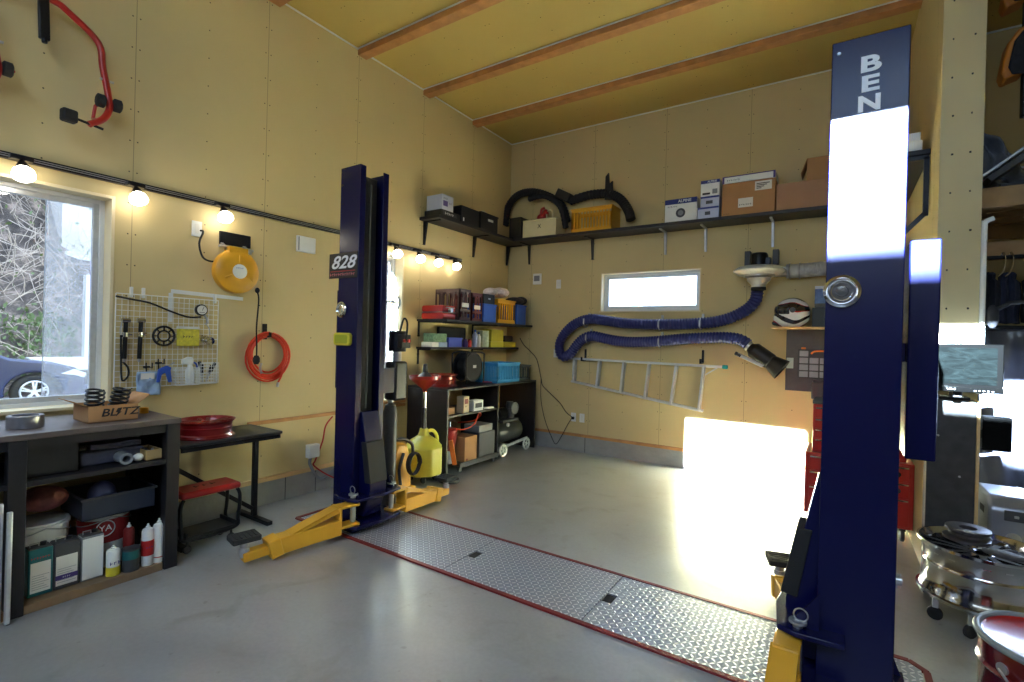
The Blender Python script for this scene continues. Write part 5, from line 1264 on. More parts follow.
# in the left bay
sh = .621
carton('small wooden-brown box on the cabinet shelf', -3.62, -3.50, 4.06, 4.2, sh, sh+.08, M['card'])
carton('tall pale printed box on the cabinet shelf', -3.56, -3.46, 4.30, 4.40, sh, sh+.185, mat('beige_card', (206, 184, 150), .5, 0, .05), face='x', panels=[(.2, .8, .55, .85, M['redd'])], words=[('~2', .035, .5, .4, M['ink'])])
carton('white digital timer unit on the cabinet shelf', -3.58, -3.47, 4.50, 4.68, sh, sh+.12, M['white'], 'timer', 'timer', None, 'x', [(.15, .85, .3, .75, M['dgrey'])])
single(MB().bar((-3.50, 4.70, sh+.012), (-3.48, 4.88, sh+.012), .05, .02), 'trowel', M['steel'], 'flat steel tool lying at the right end of the cabinet shelf', 'tool', bevel=.003)
# dolly with box
t = thing('dolly', 'low black dolly on casters in the left half of the cabinet', 'dolly', (-3.55, 4.50, 0))
MB().box(-3.85, -3.36, 4.14, 4.86, .075, .10).box(-3.365, -3.355, 4.14, 4.86, .06, .115).build('deck', M['black'], t, bevel=.004)
for x in (-3.80, -3.40):
    for y in (4.19, 4.81):
        MB().lathe([(.022, -.01), (.027, -.006), (.027, .006), (.022, .01)], (x, y, .028), (1, 0, 0), 16).box(x-.012, x+.012, y-.015, y+.015, .05, .075).build('caster', M['dgrey'], t)
D0 = .101
carton('square brown cardboard box on the dolly', -3.60, -3.38, 4.24, 4.46, D0, D0+.27, M['card'], face='x', panels=[(.1, .25, .05, .12, M['redd'])])
carton('black case standing on the dolly right of the cardboard box', -3.62, -3.38, 4.50, 4.80, D0, D0+.28, M['dgrey'], 'tool_case', 'case')
carton('grey slab case lying on the black case on the dolly', -3.62, -3.40, 4.52, 4.78, D0+.283, D0+.36, M['grey'], 'flat_case', 'case')
t = thing('fire_extinguisher', 'red and white sprayer canister hanging at the left in the dark cabinet', 'canister', (-3.50, 4.12, .1))
MB().lathe([(.05, .0), (.055, .01), (.055, .14)], (-3.50, 4.12, D0+.0), (0, 0, 1), 26).build('white_base', M['white'], t)
MB().lathe([(.055, .14), (.06, .16), (.085, .30), (.085, .36), (.06, .38)], (-3.50, 4.12, D0), (0, 0, 1), 26).build('red_cone', M['red'], t)
MB().cyl((-3.50, 4.12, D0+.38), (-3.50, 4.12, D0+.45), .012).tube([(-3.50, 4.12, D0+.45), (-3.45, 4.13, D0+.47), (-3.42, 4.13, D0+.45)], .006).build('valve', M['chrome'], t)
single(MB().bar((-3.40, 4.10, D0), (-3.44, 4.07, D0+.26), .03, .05), 'orange_wedge', mat('orange_plastic', (226, 120, 40), .4, 0, .05), 'orange plastic wedge leaning at the left front of the dolly', 'wedge', bevel=.004)
t = thing('red_hose', 'thin red air hose looping inside the cabinet under the shelf', 'hose', (-3.6, 4.5, .5))
MB().tube(smooth_path([(-3.55, 4.22, .46), (-3.50, 4.35, .43), (-3.48, 4.52, .47), (-3.50, 4.64, .58), (-3.52, 4.70, .55), (-3.6, 4.66, .48), (-3.7, 4.5, .47)]), .008).build('hose', M['orange'], t)
carton('brown carton on edge at the back of the cabinet', -3.98, -3.80, 4.05, 4.3, .34, .59, M['ply'], 'carton') if False else None
# compressor
t = thing('air_compressor', 'dark grey air compressor with white wheels in the right half of the cabinet', 'compressor', (-3.62, 5.35, 0))
MB().lathe([(.02, -.33), (.10, -.30), (.135, -.25), (.14, 0), (.135, .25), (.10, .30), (.02, .33)], (-3.62, 5.34, .27), (0, 1, 0), 32).build('tank', mat('compressor_grey', (58, 62, 62), .35, .2, .1), t)
MB().box(-3.74, -3.50, 5.15, 5.50, .40, .43).build('motor_plate', M['dgrey'], t)
MB().cyl((-3.62, 5.15, .50), (-3.62, 5.33, .50), .075, n=24).build('motor', M['blackmetal'], t, bevel=.005)
MB().lathe([(.06, .43), (.06, .55), (.05, .56), (.055, .60), (.045, .64)], (-3.60, 5.44, 0), (0, 0, 1), 20).build('pump_head', M['dgrey'], t)
MB().torus((-3.52, 5.44, .56), (1, 0, 0), .07, .01, 26, 8).lathe([(.012, 0), (.065, .002)], (-3.52, 5.44, .56), (1, 0, 0), 26).build('flywheel_guard', M['grey'], t)
MB().cyl((-3.47, 5.20, .38), (-3.45, 5.20, .38), .024).build('pressure_gauge', M['white'], t)
MB().tube(smooth_path([(-3.62, 5.02, .35), (-3.62, 4.98, .50), (-3.62, 5.0, .60), (-3.62, 5.1, .62)]), .01).build('push_handle', M['grey'], t)
MB().bar((-3.46, 5.02, .11), (-3.46, 5.66, .15), .02, .03).build('skid_rail', M['alu'], t)
for y in (5.06, 5.60):
    w_ = MB().torus((-3.43, y, .085), (1, 0, 0), .07, .013, 28, 8).build('wheel', M['white'], t)
    mb = MB().cyl((-3.44, y, .085), (-3.42, y, .085), .018, n=12)
    for k in range(5):
        a = 2*pi*k/5; mb.bar((-3.43, y, .085), (-3.43, y+.07*cos(a), .085+.07*sin(a)), .01, .012, (1,0,0))
    mb.build('spokes', M['white'], w_)

# ---- waste-oil drainer with red funnel
t = thing('oil_drainer', 'yellow oil drain tank on casters with a tall stem and red funnel', 'oil drainer', (-3.56, 3.50, 0))
dc = Vector((-3.50, 3.72, 0))
tank = mat('tank_yellow', (206, 200, 72), .4, 0, .06, 6)
ring_ = [(dc.x+.20*cos(a), dc.y+.20*sin(a)) for a in [pi/8+i*pi/4 for i in range(8)]]
MB().prism(ring_, 'z', .075, .36).build('tank', tank, t, bevel=.02, seg=3)
MB().lathe([(.185, .355), (.14, .41), (.06, .46), (.045, .50), (.04, .53)], dc, (0, 0, 1), 28).build('tank_shoulder', tank, t)
MB().tube(smooth_path([dc+Vector((.02, .03, .50)), dc+Vector((.04, .09, .50)), dc+Vector((.05, .14, .44)), dc+Vector((.05, .15, .35))]), .018, 10).build('grip', tank, t)
MB().cyl(dc+Vector((0, 0, .53)), dc+Vector((0, 0, .74)), .026).build('stem_sleeve', M['black'], t)
MB().cyl(dc+Vector((0, 0, .74)), dc+Vector((0, 0, .92)), .016).build('stem', M['chrome'], t)
MB().cyl(dc+Vector((.02, -.02, .53)), dc+Vector((.02, -.02, .90)), .005, n=8).build('lift_rod', M['steel'], t)
MB().lathe([(.018, .90), (.03, .93), (.155, 1.03), (.16, 1.065), (.15, 1.065), (.14, 1.035), (.02, .94)], dc, (0, 0, 1), 36, caps=False).build('funnel_bowl', M['red'], t)
MB().lathe([(.095, 1.035), (.07, 1.06), (.03, 1.10), (.022, 1.18), (.012, 1.185)], dc, (0, 0, 1), 24).build('splash_cone', M['dgrey'], t)
for a in (pi/4, 3*pi/4, 5*pi/4, 7*pi/4):
    c = dc+Vector((.12*cos(a), .12*sin(a), 0))
    MB().lathe([(.026, -.012), (.032, -.007), (.032, .007), (.026, .012)], c+Vector((0, 0, .033)), (0, 1, .0), 18).box(c.x-.008, c.x+.008, c.y-.018, c.y+.018, .05, .08).build('caster', M['black'], t)
# pressure washer / vacuum behind the post
vc = Vector((-3.45, 3.28, 0))
t = thing('pressure_washer', 'yellow and black pressure washer with coiled black hose behind the left post', 'pressure washer', vc)
MB().prism([(vc.y-.13, .03), (vc.y+.13, .03), (vc.y+.12, .30), (vc.y+.06, .46), (vc.y-.06, .48), (vc.y-.13, .34)], 'x', vc.x-.11, vc.x+.11).build('body', M['yellow'], t, bevel=.03, seg=3)
MB().box(vc.x-.13, vc.x+.14, vc.y-.15, vc.y+.16, .0, .05).build('base', M['yellow'], t, bevel=.015)
MB().tube(smooth_path([vc+Vector((.03, -.12, .3)), vc+Vector((.05, -.1, .46)), vc+Vector((.06, .02, .50)), vc+Vector((.08, .14, .44)), vc+Vector((.08, .16, .34))]), .016, 10).build('carry_handle', M['black'], t)
hp_ = [vc+Vector((.14+.012*(i//24), .10+.075*cos(2*pi*i/24), .27+.10*sin(2*pi*i/24))) for i in range(90)]
MB().tube(hp_, .01, 8).build('hose', M['rubber'], t)
MB().tube(smooth_path([vc+Vector((.12, .0, .38)), vc+Vector((.13, -.06, .25)), vc+Vector((.13, -.04, .1))]), .014).build('wand', M['black'], t)
# steel floor jack handle / grey stand behind the post
t = thing('tall_gas_bottle', 'tall slim grey cylinder unit standing behind the left lift post', 'cylinder', (-3.10, 3.12, 0))
MB().lathe([(.055, 0), (.06, .01), (.06, .80), (.045, .86), (.02, .88)], (-3.22, 3.0, 0), (0, 0, 1), 26).build('cylinder_body', M['dgrey'], t)
MB().lathe([(.021, .88), (.026, .90), (.024, .95)], (-3.22, 3.0, 0), (0, 0, 1), 16).build('valve', M['steel'], t)
MB().cyl((-3.22, 3.0, .92), (-3.16, 3.0, .94), .01).build('outlet_nipple', M['steel'], t)
single(MB().lathe([(.10, 0), (.11, .01), (.10, .03), (.02, .035)], (-3.27, 3.86, 0), (0, 0, 1), 28), 'wheel_dolly', M['black'], 'flat black round dish on the floor beside the drain tank', 'dish')
# ================================================================ back wall
yw = YB
def PBk(px, py, y=YB-.02): return at(px, py, 'y', y)
p = PBk(537, 279)
t = thing('thermostat', 'white wall controller with a grey screen near the corner', 'controller', (p.x, YB, p.z-.07))
MB().box(p.x-.065, p.x+.065, YB-.025, YB, p.z-.075, p.z+.075).build('case', M['white'], t, bevel=.006)
MB().box(p.x-.045, p.x+.045, YB-.028, YB-.025, p.z-.03, p.z+.045).build('screen', mat('lcd_grey', (126, 124, 128), .3, 0, 0), t)
for (px, py), lab in (((558, 284), 'white double light switch on the back wall left of the small window'), ):
    p = PBk(px, py); t = thing('light_switch', lab, 'light switch', (p.x, YB, p.z-.06))
    MB().box(p.x-.035, p.x+.035, YB-.009, YB, p.z-.06, p.z+.06).build('cover_plate', M['white'], t, bevel=.003)
    MB().box(p.x-.02, p.x+.02, YB-.013, YB-.009, p.z-.03, p.z+.03).build('rocker', M['paper'], t, bevel=.002)
for (px, py), lab, pl in (((573, 417), 'white wall outlet with the black plug, low on the back wall', True), ((581.5, 418), 'white wall outlet without a plug, low on the back wall', False), ((555.5, 353), 'white outlet plate half hidden behind the hose bend', False)):
    p = PBk(px, py); outlet(lab, p.x, YB, p.z-.06, 'B', plug=pl)
# black cord from shelf to plug
p = PBk(573, 416)
t = thing('power_cord', 'thin black power cord drooping from the shelves to the low outlet', 'cord', (p.x-.3, YB-.03, .3))
pts = [(-3.70, 5.80, 1.48), PBk(524, 345, 5.86), PBk(531, 352, 5.9), PBk(537, 360, 5.93), PBk(541, 378, 5.93), PBk(543, 386, 5.93), PBk(552, 395, 5.93), PBk(560, 403, 5.93), PBk(566, 412, 5.93), PBk(572, 417, 5.925)]
MB().tube(smooth_path(pts, 5), .005, 7).build('cord', M['rubber'], t)
pts = [PBk(541, 378, 5.94), PBk(541, 400, 5.94), PBk(545, 420, 5.93), PBk(552, 438, 5.90), PBk(556, 444, 5.89), PBk(561, 437, 5.91), PBk(568, 424, 5.93), PBk(572, 418, 5.925)]
MB().tube(smooth_path(pts, 5), .0045, 7).build('cord_loop', M['rubber'], t)
# step ladder hung flat on the wall
yl = YB-.05
t = thing('step_ladder', 'aluminium step ladder hanging lengthwise on the back wall', 'ladder', (-2.1, yl, 1.0))
a0, a1 = PBk(572, 358.5, yl), PBk(723, 367, yl); b0, b1 = PBk(571.5, 381, yl), PBk(703, 411, yl)
MB().bar(a0, a1, .05, .028).build('side_rail', M['alu'], t, bevel=.003)
MB().bar(b0, b1, .05, .028).build('side_rail', M['alu'], t, bevel=.003)
for (pa, pb) in (((575, 359), (574, 382)), ((600, 360), (597, 388)), ((624.5, 361.5), (621, 393)), ((649.5, 363.5), (645, 399)), ((676.5, 366), (671, 405)), ((704, 367), (699, 410))):
    MB().bar(PBk(*pa, yl), PBk(*pb, yl), .028, .075, (0, 1, 0)).build('step', M['alu'], t, bevel=.002)
MB().obox(PBk(725, 367, yl), (.055, .06, .042), (0, .05, 0)).build('foot_cap', mat('teal_rubber', (30, 160, 150), .5, 0, 0), t, bevel=.008)
MB().bar(PBk(705, 375, yl), PBk(717, 368, yl), .012, .014).build('brace', M['alu'], t)
for px, py in ((584, 356), (702, 358)):
    p = PBk(px, py, yl)
    t2 = single(MB().box(p.x-.012, p.x+.012, YB-.012, YB, p.z-.05, p.z+.09).box(p.x-.012, p.x+.012, yl-.07, YB-.012, p.z-.065, p.z-.05).box(p.x-.012, p.x+.012, yl-.076, yl-.07, p.z-.065, p.z-.01), 'ladder_hook', M['blackmetal'], 'black wall hook carrying the ladder near its %s end' % ('narrow closed' if px > 600 else 'wide left'), 'hook', 'ladder hooks')
bpy.data.objects['ladder_hook']['label'] = 'black hook above the ladder under the left bend of the hose'
bpy.data.objects['ladder_hook.001']['label'] = 'black perforated hook above the ladder by its teal cap'
# exhaust hose
yh = YB-.115
hp = [(757.5, 290), (756, 299), (750, 307), (741, 313), (730, 318), (717, 321.5), (704, 323), (682, 324), (660, 324.5), (640, 324), (622, 323), (605, 320.5), (590, 319), (577, 323), (567, 331), (560.5, 341), (559.5, 350), (563, 356.5), (570, 354), (577, 345), (584, 338.5), (593, 336), (607, 339), (622, 341.5), (640, 342), (660, 341), (682, 339), (704, 338), (720, 337.5), (731, 338), (741, 340), (748, 344.5)]
t = thing('exhaust_hose', 'purple-blue corrugated exhaust hose looped along the back wall', 'hose', (-2, yh, 1.4))
pp = smooth_path([PBk(x, y, yh) for x, y in hp], 14)
# resample evenly
L_ = [0]
for a, b in zip(pp[:-1], pp[1:]): L_.append(L_[-1]+(b-a).length)
n_ = int(L_[-1]/.011); q = []; j = 0
for i in range(n_+1):
    d = L_[-1]*i/n_
    while j < len(L_)-2 and L_[j+1] < d: j += 1
    q.append(pp[j].lerp(pp[j+1], (d-L_[j])/max(L_[j+1]-L_[j], 1e-9)))
MB().tube(q, .06, 18, radii=[(.067, .058, .056)[i % 3] for i in range(len(q))]).build('corrugated_hose', M['hose'], t)
mb = MB()
for px, py in ((586, 322), (660, 325), (701, 324), (588, 338), (660, 342)):
    c = PBk(px, py, yh)
    mb = MB().torus(c, (1, 0, 0), .068, .005, 28, 6).box(c.x-.01, c.x+.01, YB-.04, YB-.001, c.z+.03, c.z+.12).box(c.x-.008, c.x+.008, yh-.075, yh-.066, c.z-.03, c.z+.04)
    mb.build('hose_strap', M['steel'], t)
# nozzle
t = thing('exhaust_nozzle', 'black tailpipe nozzle with a clamp lever at the end of the hose', 'nozzle', (-.9, yh, 1.3))
n0, n1 = PBk(751, 348, yh), PBk(782, 370, yh-.02)
ax = (n1-n0)
ln = ax.length
MB().lathe([(.045, -.03), (.055, 0), (.082, .03), (.085, .04), (.085, ln*.62), (.078, ln*.64), (.10, ln*.85), (.115, ln), (.105, ln), (.07, ln*.7)], n0, ax, 30, caps=False).build('funnel_body', M['black'], t)
MB().lathe([(.05, -.05), (.058, -.045), (.058, -.02), (.05, -.015)], n0, ax, 24).build('collar', M['steel'], t)
p0, p1 = PBk(737, 354, yh-.09), PBk(763, 366, yh-.09)
MB().bar(p0, p1, .03, .035).build('clamp_lever', M['steel'], t, bevel=.005)
MB().cyl(PBk(735, 353, yh-.09), PBk(741, 356, yh-.09), .02, n=14).build('lever_grip', M['black'], t, bevel=.004)
# blower
yb_ = YB-.24
c = PBk(759, 271, yb_)
t = thing('exhaust_blower', 'white flat exhaust blower with a black motor on top on the back wall', 'blower', (c.x, yb_, c.z))
pale = mat('blower_grey', (206, 208, 204), .35, .1, .05)
MB().lathe([(.10, -.045), (.20, -.04), (.235, -.015), (.235, .015), (.20, .04), (.08, .05), (.001, .05)], c, (0, 0, 1), 44).build('fan_housing', pale, t)
MB().torus(c, (0, 0, 1), .235, .014, 44, 8).build('housing_seam', M['alu'], t)
MB().lathe([(.15, -.06), (.15, -.045)], c, (0, 0, 1), 32).lathe([(.115, -.075), (.11, -.10), (.07, -.145), (.068, -.17)], c, (0, 0, 1), 32).build('inlet_cone', M['steel'], t)
MB().lathe([(.07, -.17), (.072, -.2)], c, (0, 0, 1), 28).build('hose_clamp', M['rubber'], t)
MB().lathe([(.082, .05), (.082, .16), (.07, .185), (.001, .19)], c, (0, 0, 1), 28).box(c.x+.05, c.x+.11, c.y-.05, c.y+.04, c.z+.06, c.z+.13).build('motor', M['blackmetal'], t, bevel=.004)
for dx in (-.135, .135):
    MB().box(c.x+dx-.028, c.x+dx+.028, YB-.10, YB, c.z+.05, c.z+.24).box(c.x+dx-.028, c.x+dx+.028, c.y+.05, YB-.1, c.z+.05, c.z+.065).build('mounting_bracket', M['dgrey'], t, bevel=.003)
mb = MB().box(c.x+.12, c.x+.33, c.y+.08, c.y+.21, c.z-.045, c.z+.045)
mb.build('outlet_duct', pale, t, bevel=.01)
t = thing('flexible_duct', 'silver ribbed duct running right from the blower behind the tall post', 'duct', (.0, YB-.13, c.z))
y_ = c.y+.14
q = smooth_path([(c.x+.24, y_, c.z+.0), (c.x+.45, y_, c.z+.005), (c.x+.8, y_, c.z+.03), (.3, y_, c.z+.06)], 40)
MB().tube(q, .07, 20, radii=[.075 if i % 2 else .069 for i in range(len(q))]).build('duct', M['alu'], t)
for dx in (.27, .36): MB().torus((c.x+dx, y_, c.z), (1, 0, 0), .078, .006, 28, 6).build('clamp_ring', M['steel'], t)
# helmet shelf
ys = YB-.30
hl, hr = PBk(771, 329, ys), PBk(826, 328, ys)
zs = 1.655
t = thing('small_shelf', 'short pale wooden shelf carrying the helmet', 'shelf', (-.4, YB-.15, zs))
MB().box(hl.x, .12, ys, YB, zs-.018, zs).build('board', M['wood_pale'], t, bevel=.002)
t = thing('pegboard', 'dark grey wall panel under the helmet shelf', 'panel', (-.3, YB, 1.1))
pl, pr_ = PBk(785, 390, YB-.02), PBk(784, 330, YB-.02)
MB().box(pl.x, .14, YB-.02, YB, pl.z, zs-.02).build('board', mat('panel_grey', (84, 82, 84), .6, 0, .1, 20), t, bevel=.002)
hc = PBk(798, 316, YB-.17)
hx = hc.x-.05
t = thing('racing_helmet', 'white full-face racing helmet with red and black graphics', 'helmet', (hx, YB-.17, zs))
hm = bpy.data.materials.new('helmet_paint'); hm.use_nodes = True
N, Lk, b = nodes_of(hm); tc = N.new('ShaderNodeTexCoord')
wv = N.new('ShaderNodeTexWave'); wv.inputs['Scale'].default_value = 1.7; wv.inputs['Distortion'].default_value = 7; wv.inputs['Detail'].default_value = 1.5; wv.inputs['Detail Scale'].default_value = 1.2; wv.bands_direction = 'Z'
Lk.new(tc.outputs['Object'], wv.inputs['Vector'])
r = N.new('ShaderNodeValToRGB'); r.color_ramp.interpolation = 'CONSTANT'; e = r.color_ramp.elements
e[0].position = 0; e[0].color = lin((24, 22, 26))+(1,); e[1].position = .14; e[1].color = lin((170, 24, 32))+(1,)
k = e.new(.22); k.color = lin((236, 236, 236))+(1,); k = e.new(.93); k.color = lin((24, 22, 26))+(1,)
Lk.new(wv.outputs['Fac'], r.inputs[0]); Lk.new(r.outputs[0], b.inputs['Base Color']); b.inputs['Roughness'].default_value = .2; b.inputs['Coat Weight'].default_value = 1
# shell: revolve-like form facing left/towards camera
def shell(u, v):
    a = 2*pi*u; th = pi*(.0+.80*v)
    x = .155*sin(th)*cos(a); y = .125*sin(th)*sin(a); z = .13*cos(th)
    if z < 0: x = x*(1+.10*(-z/.13))-(.035*max(0, -cos(a))*min(1, -z/.08)); 
    return (hx+x, YB-.17+y, zs+.152+z*(1.12 if z > 0 else 1.42))
MB().sheet(shell, 36, 20).build('shell', hm, t, solid=.006)
def visor(u, v):
    a = R(125)+R(140)*u; zz = -.04+.085*v
    th = math.acos(max(-1, min(1, zz/.13)))
    x = .162*sin(th)*cos(a); y = .132*sin(th)*sin(a)
    return (hx+x-.004, YB-.17+y, zs+.165+zz)
MB().sheet(visor, 20, 6).build('visor', mat('smoked_visor', (26, 24, 26), .08, 0, 0, coat=1), t, solid=.004)
MB().lathe([(.026, 0), (.024, .008), (.001, .010)], (hx+.01, YB-.17-.131, zs+.165), (0, -1, 0), 22).build('visor_pivot', M['dgrey'], t)
MB().prism([(hx-.165, zs+.06), (hx-.185, zs+.045), (hx-.17, zs+.012), (hx-.10, zs+.006), (hx-.10, zs+.05)], 'y', YB-.23, YB-.11).build('chin_bar', hm, t, bevel=.012)
b_ = PBk(820, 316, YB-.28)
carton('small black box on the helmet shelf right of the helmet', PBk(812, 316, YB-.27).x, -.02, YB-.27, YB-.08, zs+.001, zs+.19, M['black'])
bb = carton('blue and white printed box on top of the black box', PBk(815, 290, YB-.26).x, -.03, YB-.26, YB-.09, zs+.192, zs+.40, mat('steel_blue_card', (70, 100, 150), .4, 0, .35, 40), panels=[(0, 1, .0, .18, M['dgrey']), (0, 1, .86, 1, M['inkw'])])
t = thing('parts_organizer', 'clear parts organizer case with an orange handle hung on the panel', 'organizer', (-.3, YB-.05, 1.2))
o0, o1 = PBk(798, 349, YB-.06), PBk(798, 378, YB-.06)
OX1 = .02
MB().box(o0.x, OX1, YB-.065, YB-.021, o1.z, o0.z).build('case', M['dgrey'], t, bevel=.004)
org = mat('frosted_bin', (150, 156, 166), .3, 0, .1, 20)
ww = (OX1-o0.x-.02)/4.0; hh_ = (o0.z-o1.z-.02)/4
for r_ in range(4):
    for c_ in range(4):
        if r_ == 3 and c_ in (1, 2, 3): continue
        x = o0.x+.01+c_*ww; z = o1.z+.01+r_*hh_
        MB().box(x+.006, x+ww-.006, YB-.075, YB-.066, z+.005, z+hh_-.007).build('bin', org, t, bevel=.004)
hx0 = o0.x+.01+ww
MB().tube(smooth_path([(hx0+.02, YB-.07, o0.z-.045), (hx0+.05, YB-.09, o0.z-.02), (hx0+.14, YB-.09, o0.z-.015), (hx0+.22, YB-.09, o0.z-.02), (hx0+.25, YB-.07, o0.z-.045)]), .009).build('handle', mat('orange_plastic', (226, 120, 40), .4, 0, .05), t)
MB().box(o0.x+.03, o0.x+.07, YB-.07, YB-.06, o0.z, o0.z+.02).build('latch', mat('orange_plastic', (226, 120, 40)), t, bevel=.003)
p = PBk(790, 363, YB-.02)
single(MB().box(p.x-.032, p.x+.032, YB-.03, YB-.021, p.z-.055, p.z+.055), 'switch_plate', mat('pale_green_plate', (178, 196, 196), .4, 0, .02), 'pale switch plate on the dark grey panel', 'switch', bevel=.003)
p = PBk(822, 390, YB-.09)
single(MB().box(p.x-.09, .1, YB-.16, YB-.021, p.z-.09, p.z+.075).box(p.x-.08, .08, YB-.14, YB-.03, p.z+.075, p.z+.10), 'charger_box', M['dgrey'], 'dark grey case fixed below the parts organizer', 'case', bevel=.008)

# ================================================================ red tool chest behind the tall post
t = thing('tool_chest', 'red roller tool cabinet with a top chest, mostly hidden by the tall post', 'tool chest', (.12, 5.0, 0))
TX0, TX1, TY0, TY1 = -.215, .485, 4.72, 5.18
MB().box(TX0, TX1, TY0, TY1, .11, .60).build('cabinet', M['red'], t, bevel=.006)
MB().box(TX0+.045, TX1-.045, TY0+.05, TY1-.04, .601, .99).build('top_chest', M['red'], t, bevel=.006)
MB().box(TX0+.04, TX1-.04, TY0+.045, TY1-.035, .991, 1.02).build('lid', M['dgrey'], t, bevel=.006)
for (z0, z1, in_) in ((.47, .585, 0), (.35, .46, 0), (.13, .34, 0), (.885, .975, 1), (.80, .88, 1), (.72, .795, 1), (.62, .715, 1)):
    yf_ = TY0+(.05 if in_ else 0); a = TX0+(.06 if in_ else .03); b2 = TX1-(.06 if in_ else .03)
    d_ = MB().box(a, b2, yf_-.012, yf_-.001, z0, z1).build('drawer', M['red'], t, bevel=.003)
    MB().box(a+.005, b2-.005, yf_-.026, yf_-.012, z1-.02, z1-.008).build('handle', M['chrome'], d_, bevel=.002)
    if in_ == 0 and z0 > .3: MB().lathe([(.022, 0), (.02, .004)], (b2-.07, yf_-.012, (z0+z1)/2-.01), (0, -1, 0), 18).build('badge', M['chrome'], d_)
MB().cyl((TX0-.02, TY0+.3, .55), (TX0-.02, TY0+.1, .55), .008, n=8).bar((TX0, TY0+.3, .55), (TX0-.02, TY0+.3, .55), .012, .012).bar((TX0, TY0+.1, .55), (TX0-.02, TY0+.1, .55), .012, .012).build('side_handle', M['chrome'], t)
for x in (TX0+.06, TX1-.06):
    for y in (TY0+.06, TY1-.06):
        MB().lathe([(.04, -.015), (.048, -.01), (.048, .01), (.04, .015)], (x, y, .05), (1, 0, 0), 20).box(x-.02, x+.02, y-.025, y+.025, .085, .11).build('caster', M['black'], t)
# ================================================================ beside and beyond the column
t = thing('side_board', 'dark wood-grain cabinet with a pale edge under the television', 'cabinet', (.57, 4.1, 0))
MB().box(.45, .668, 3.865, 3.985, .0, 1.165).build('body', mat('dark_grain', (62, 62, 62), .45, 0, .3, 18), t, bevel=.003)
MB().box(.669, .684, 3.86, 3.985, .0, 1.165).build('edge_strip', M['wood_pale'], t, bevel=.002)
mb = MB()
for x, z in ((.50, .35), (.62, .32), (.60, .72), (.5, .95)): MB().cyl((x, 3.866, z), (x, 3.86, z), .006, n=10).build('screw_head', M['steel'], t)
t = thing('television', 'flat television with a milky dusty screen facing the camera', 'television', (.56, 3.9, 1.17))
x0, x1, y0, z0, z1 = .36, .752, 3.74, 1.222, 1.495
MB().box(x0, x1, y0, y0+.045, z0, z1).build('housing', mat('gloss_black', (2, 2, 2), .15, 0, 0), t, bevel=.006)
scr = bpy.data.materials.new('screen_glass'); scr.use_nodes = True
N, Lk, b = nodes_of(scr); tc = N.new('ShaderNodeTexCoord'); n = N.new('ShaderNodeTexNoise'); n.inputs['Scale'].default_value = 9; n.inputs['Distortion'].default_value = 1.4
mp = N.new('ShaderNodeMapping'); mp.inputs['Scale'].default_value = (1, 1, 3.2); Lk.new(tc.outputs['Object'], mp.inputs[0]); Lk.new(mp.outputs[0], n.inputs['Vector'])
r = N.new('ShaderNodeValToRGB'); e = r.color_ramp.elements; e[0].position = .4; e[0].color = lin((2, 3, 3))+(1,); e[1].position = .75; e[1].color = lin((6, 9, 9))+(1,)
Lk.new(n.outputs['Fac'], r.inputs[0]); Lk.new(r.outputs[0], b.inputs['Base Color']); b.inputs['Roughness'].default_value = .15; b.inputs['Specular IOR Level'].default_value = .3
MB().box(x0+.02, x1-.028, y0-.002, y0-.0005, z0+.045, z1-.022).build('screen', scr, t)
MB().box(x0+.0, x1, y0-.004, y0, z0, z0+.03).build('chin', mat('gloss_black', (16, 16, 18)), t, bevel=.002)
text('~5', .013, ((x0+x1)/2-.02, y0-.006, z0+.016), FB, M['grey'], t, ext=.0003)
for k in range(5): MB().box(x1-.12+k*.018, x1-.112+k*.018, y0-.006, y0-.004, z0+.01, z0+.014).build('button', M['steel'], t)
MB().box(.50, .64, 3.87, 3.98, 1.1655, 1.185).box(.55, .59, 3.786, 3.92, 1.186, 1.24).build('stand', M['black'], t, bevel=.004)
# black box on the side, bracketed
t = thing('black_speaker', 'plain black square box hung at the right of the dark cabinet', 'speaker', (.80, 4.05, .85))
MB().box(.70, .825, 3.90, 3.98, .885, 1.08).build('housing', M['deep'], t, bevel=.006)
MB().box(.685, .6995, 3.92, 3.96, .95, 1.0).build('mount', M['blackmetal'], t)
# hanging dark sheet, wrinkled
rs = random.Random(11)
t = thing('hanging_sheet', 'dark glossy plastic sheet hanging in folds in the next bay, sunlit across the middle', 'plastic sheet', (1.2, 4.62, .2))
def sh_(u, v):
    x = .80+1.5*u; z = .16+1.45*v
    return (x, 4.62+.035*sin(x*17+z*3.3+1.2*sin(z*5))+.02*sin(z*13-x*9)+.015*sin(x*41+z*7), z)
MB().sheet(sh_, 90, 70).build('sheet', mat('dark_film', (70, 72, 84), .24, 0, .1, 5, .25, 18), t, angle=80, solid=.003)
MB().cyl((.76, 4.62, 1.62), (2.4, 4.62, 1.62), .015).build('hanging_rail', M['blackmetal'], t)
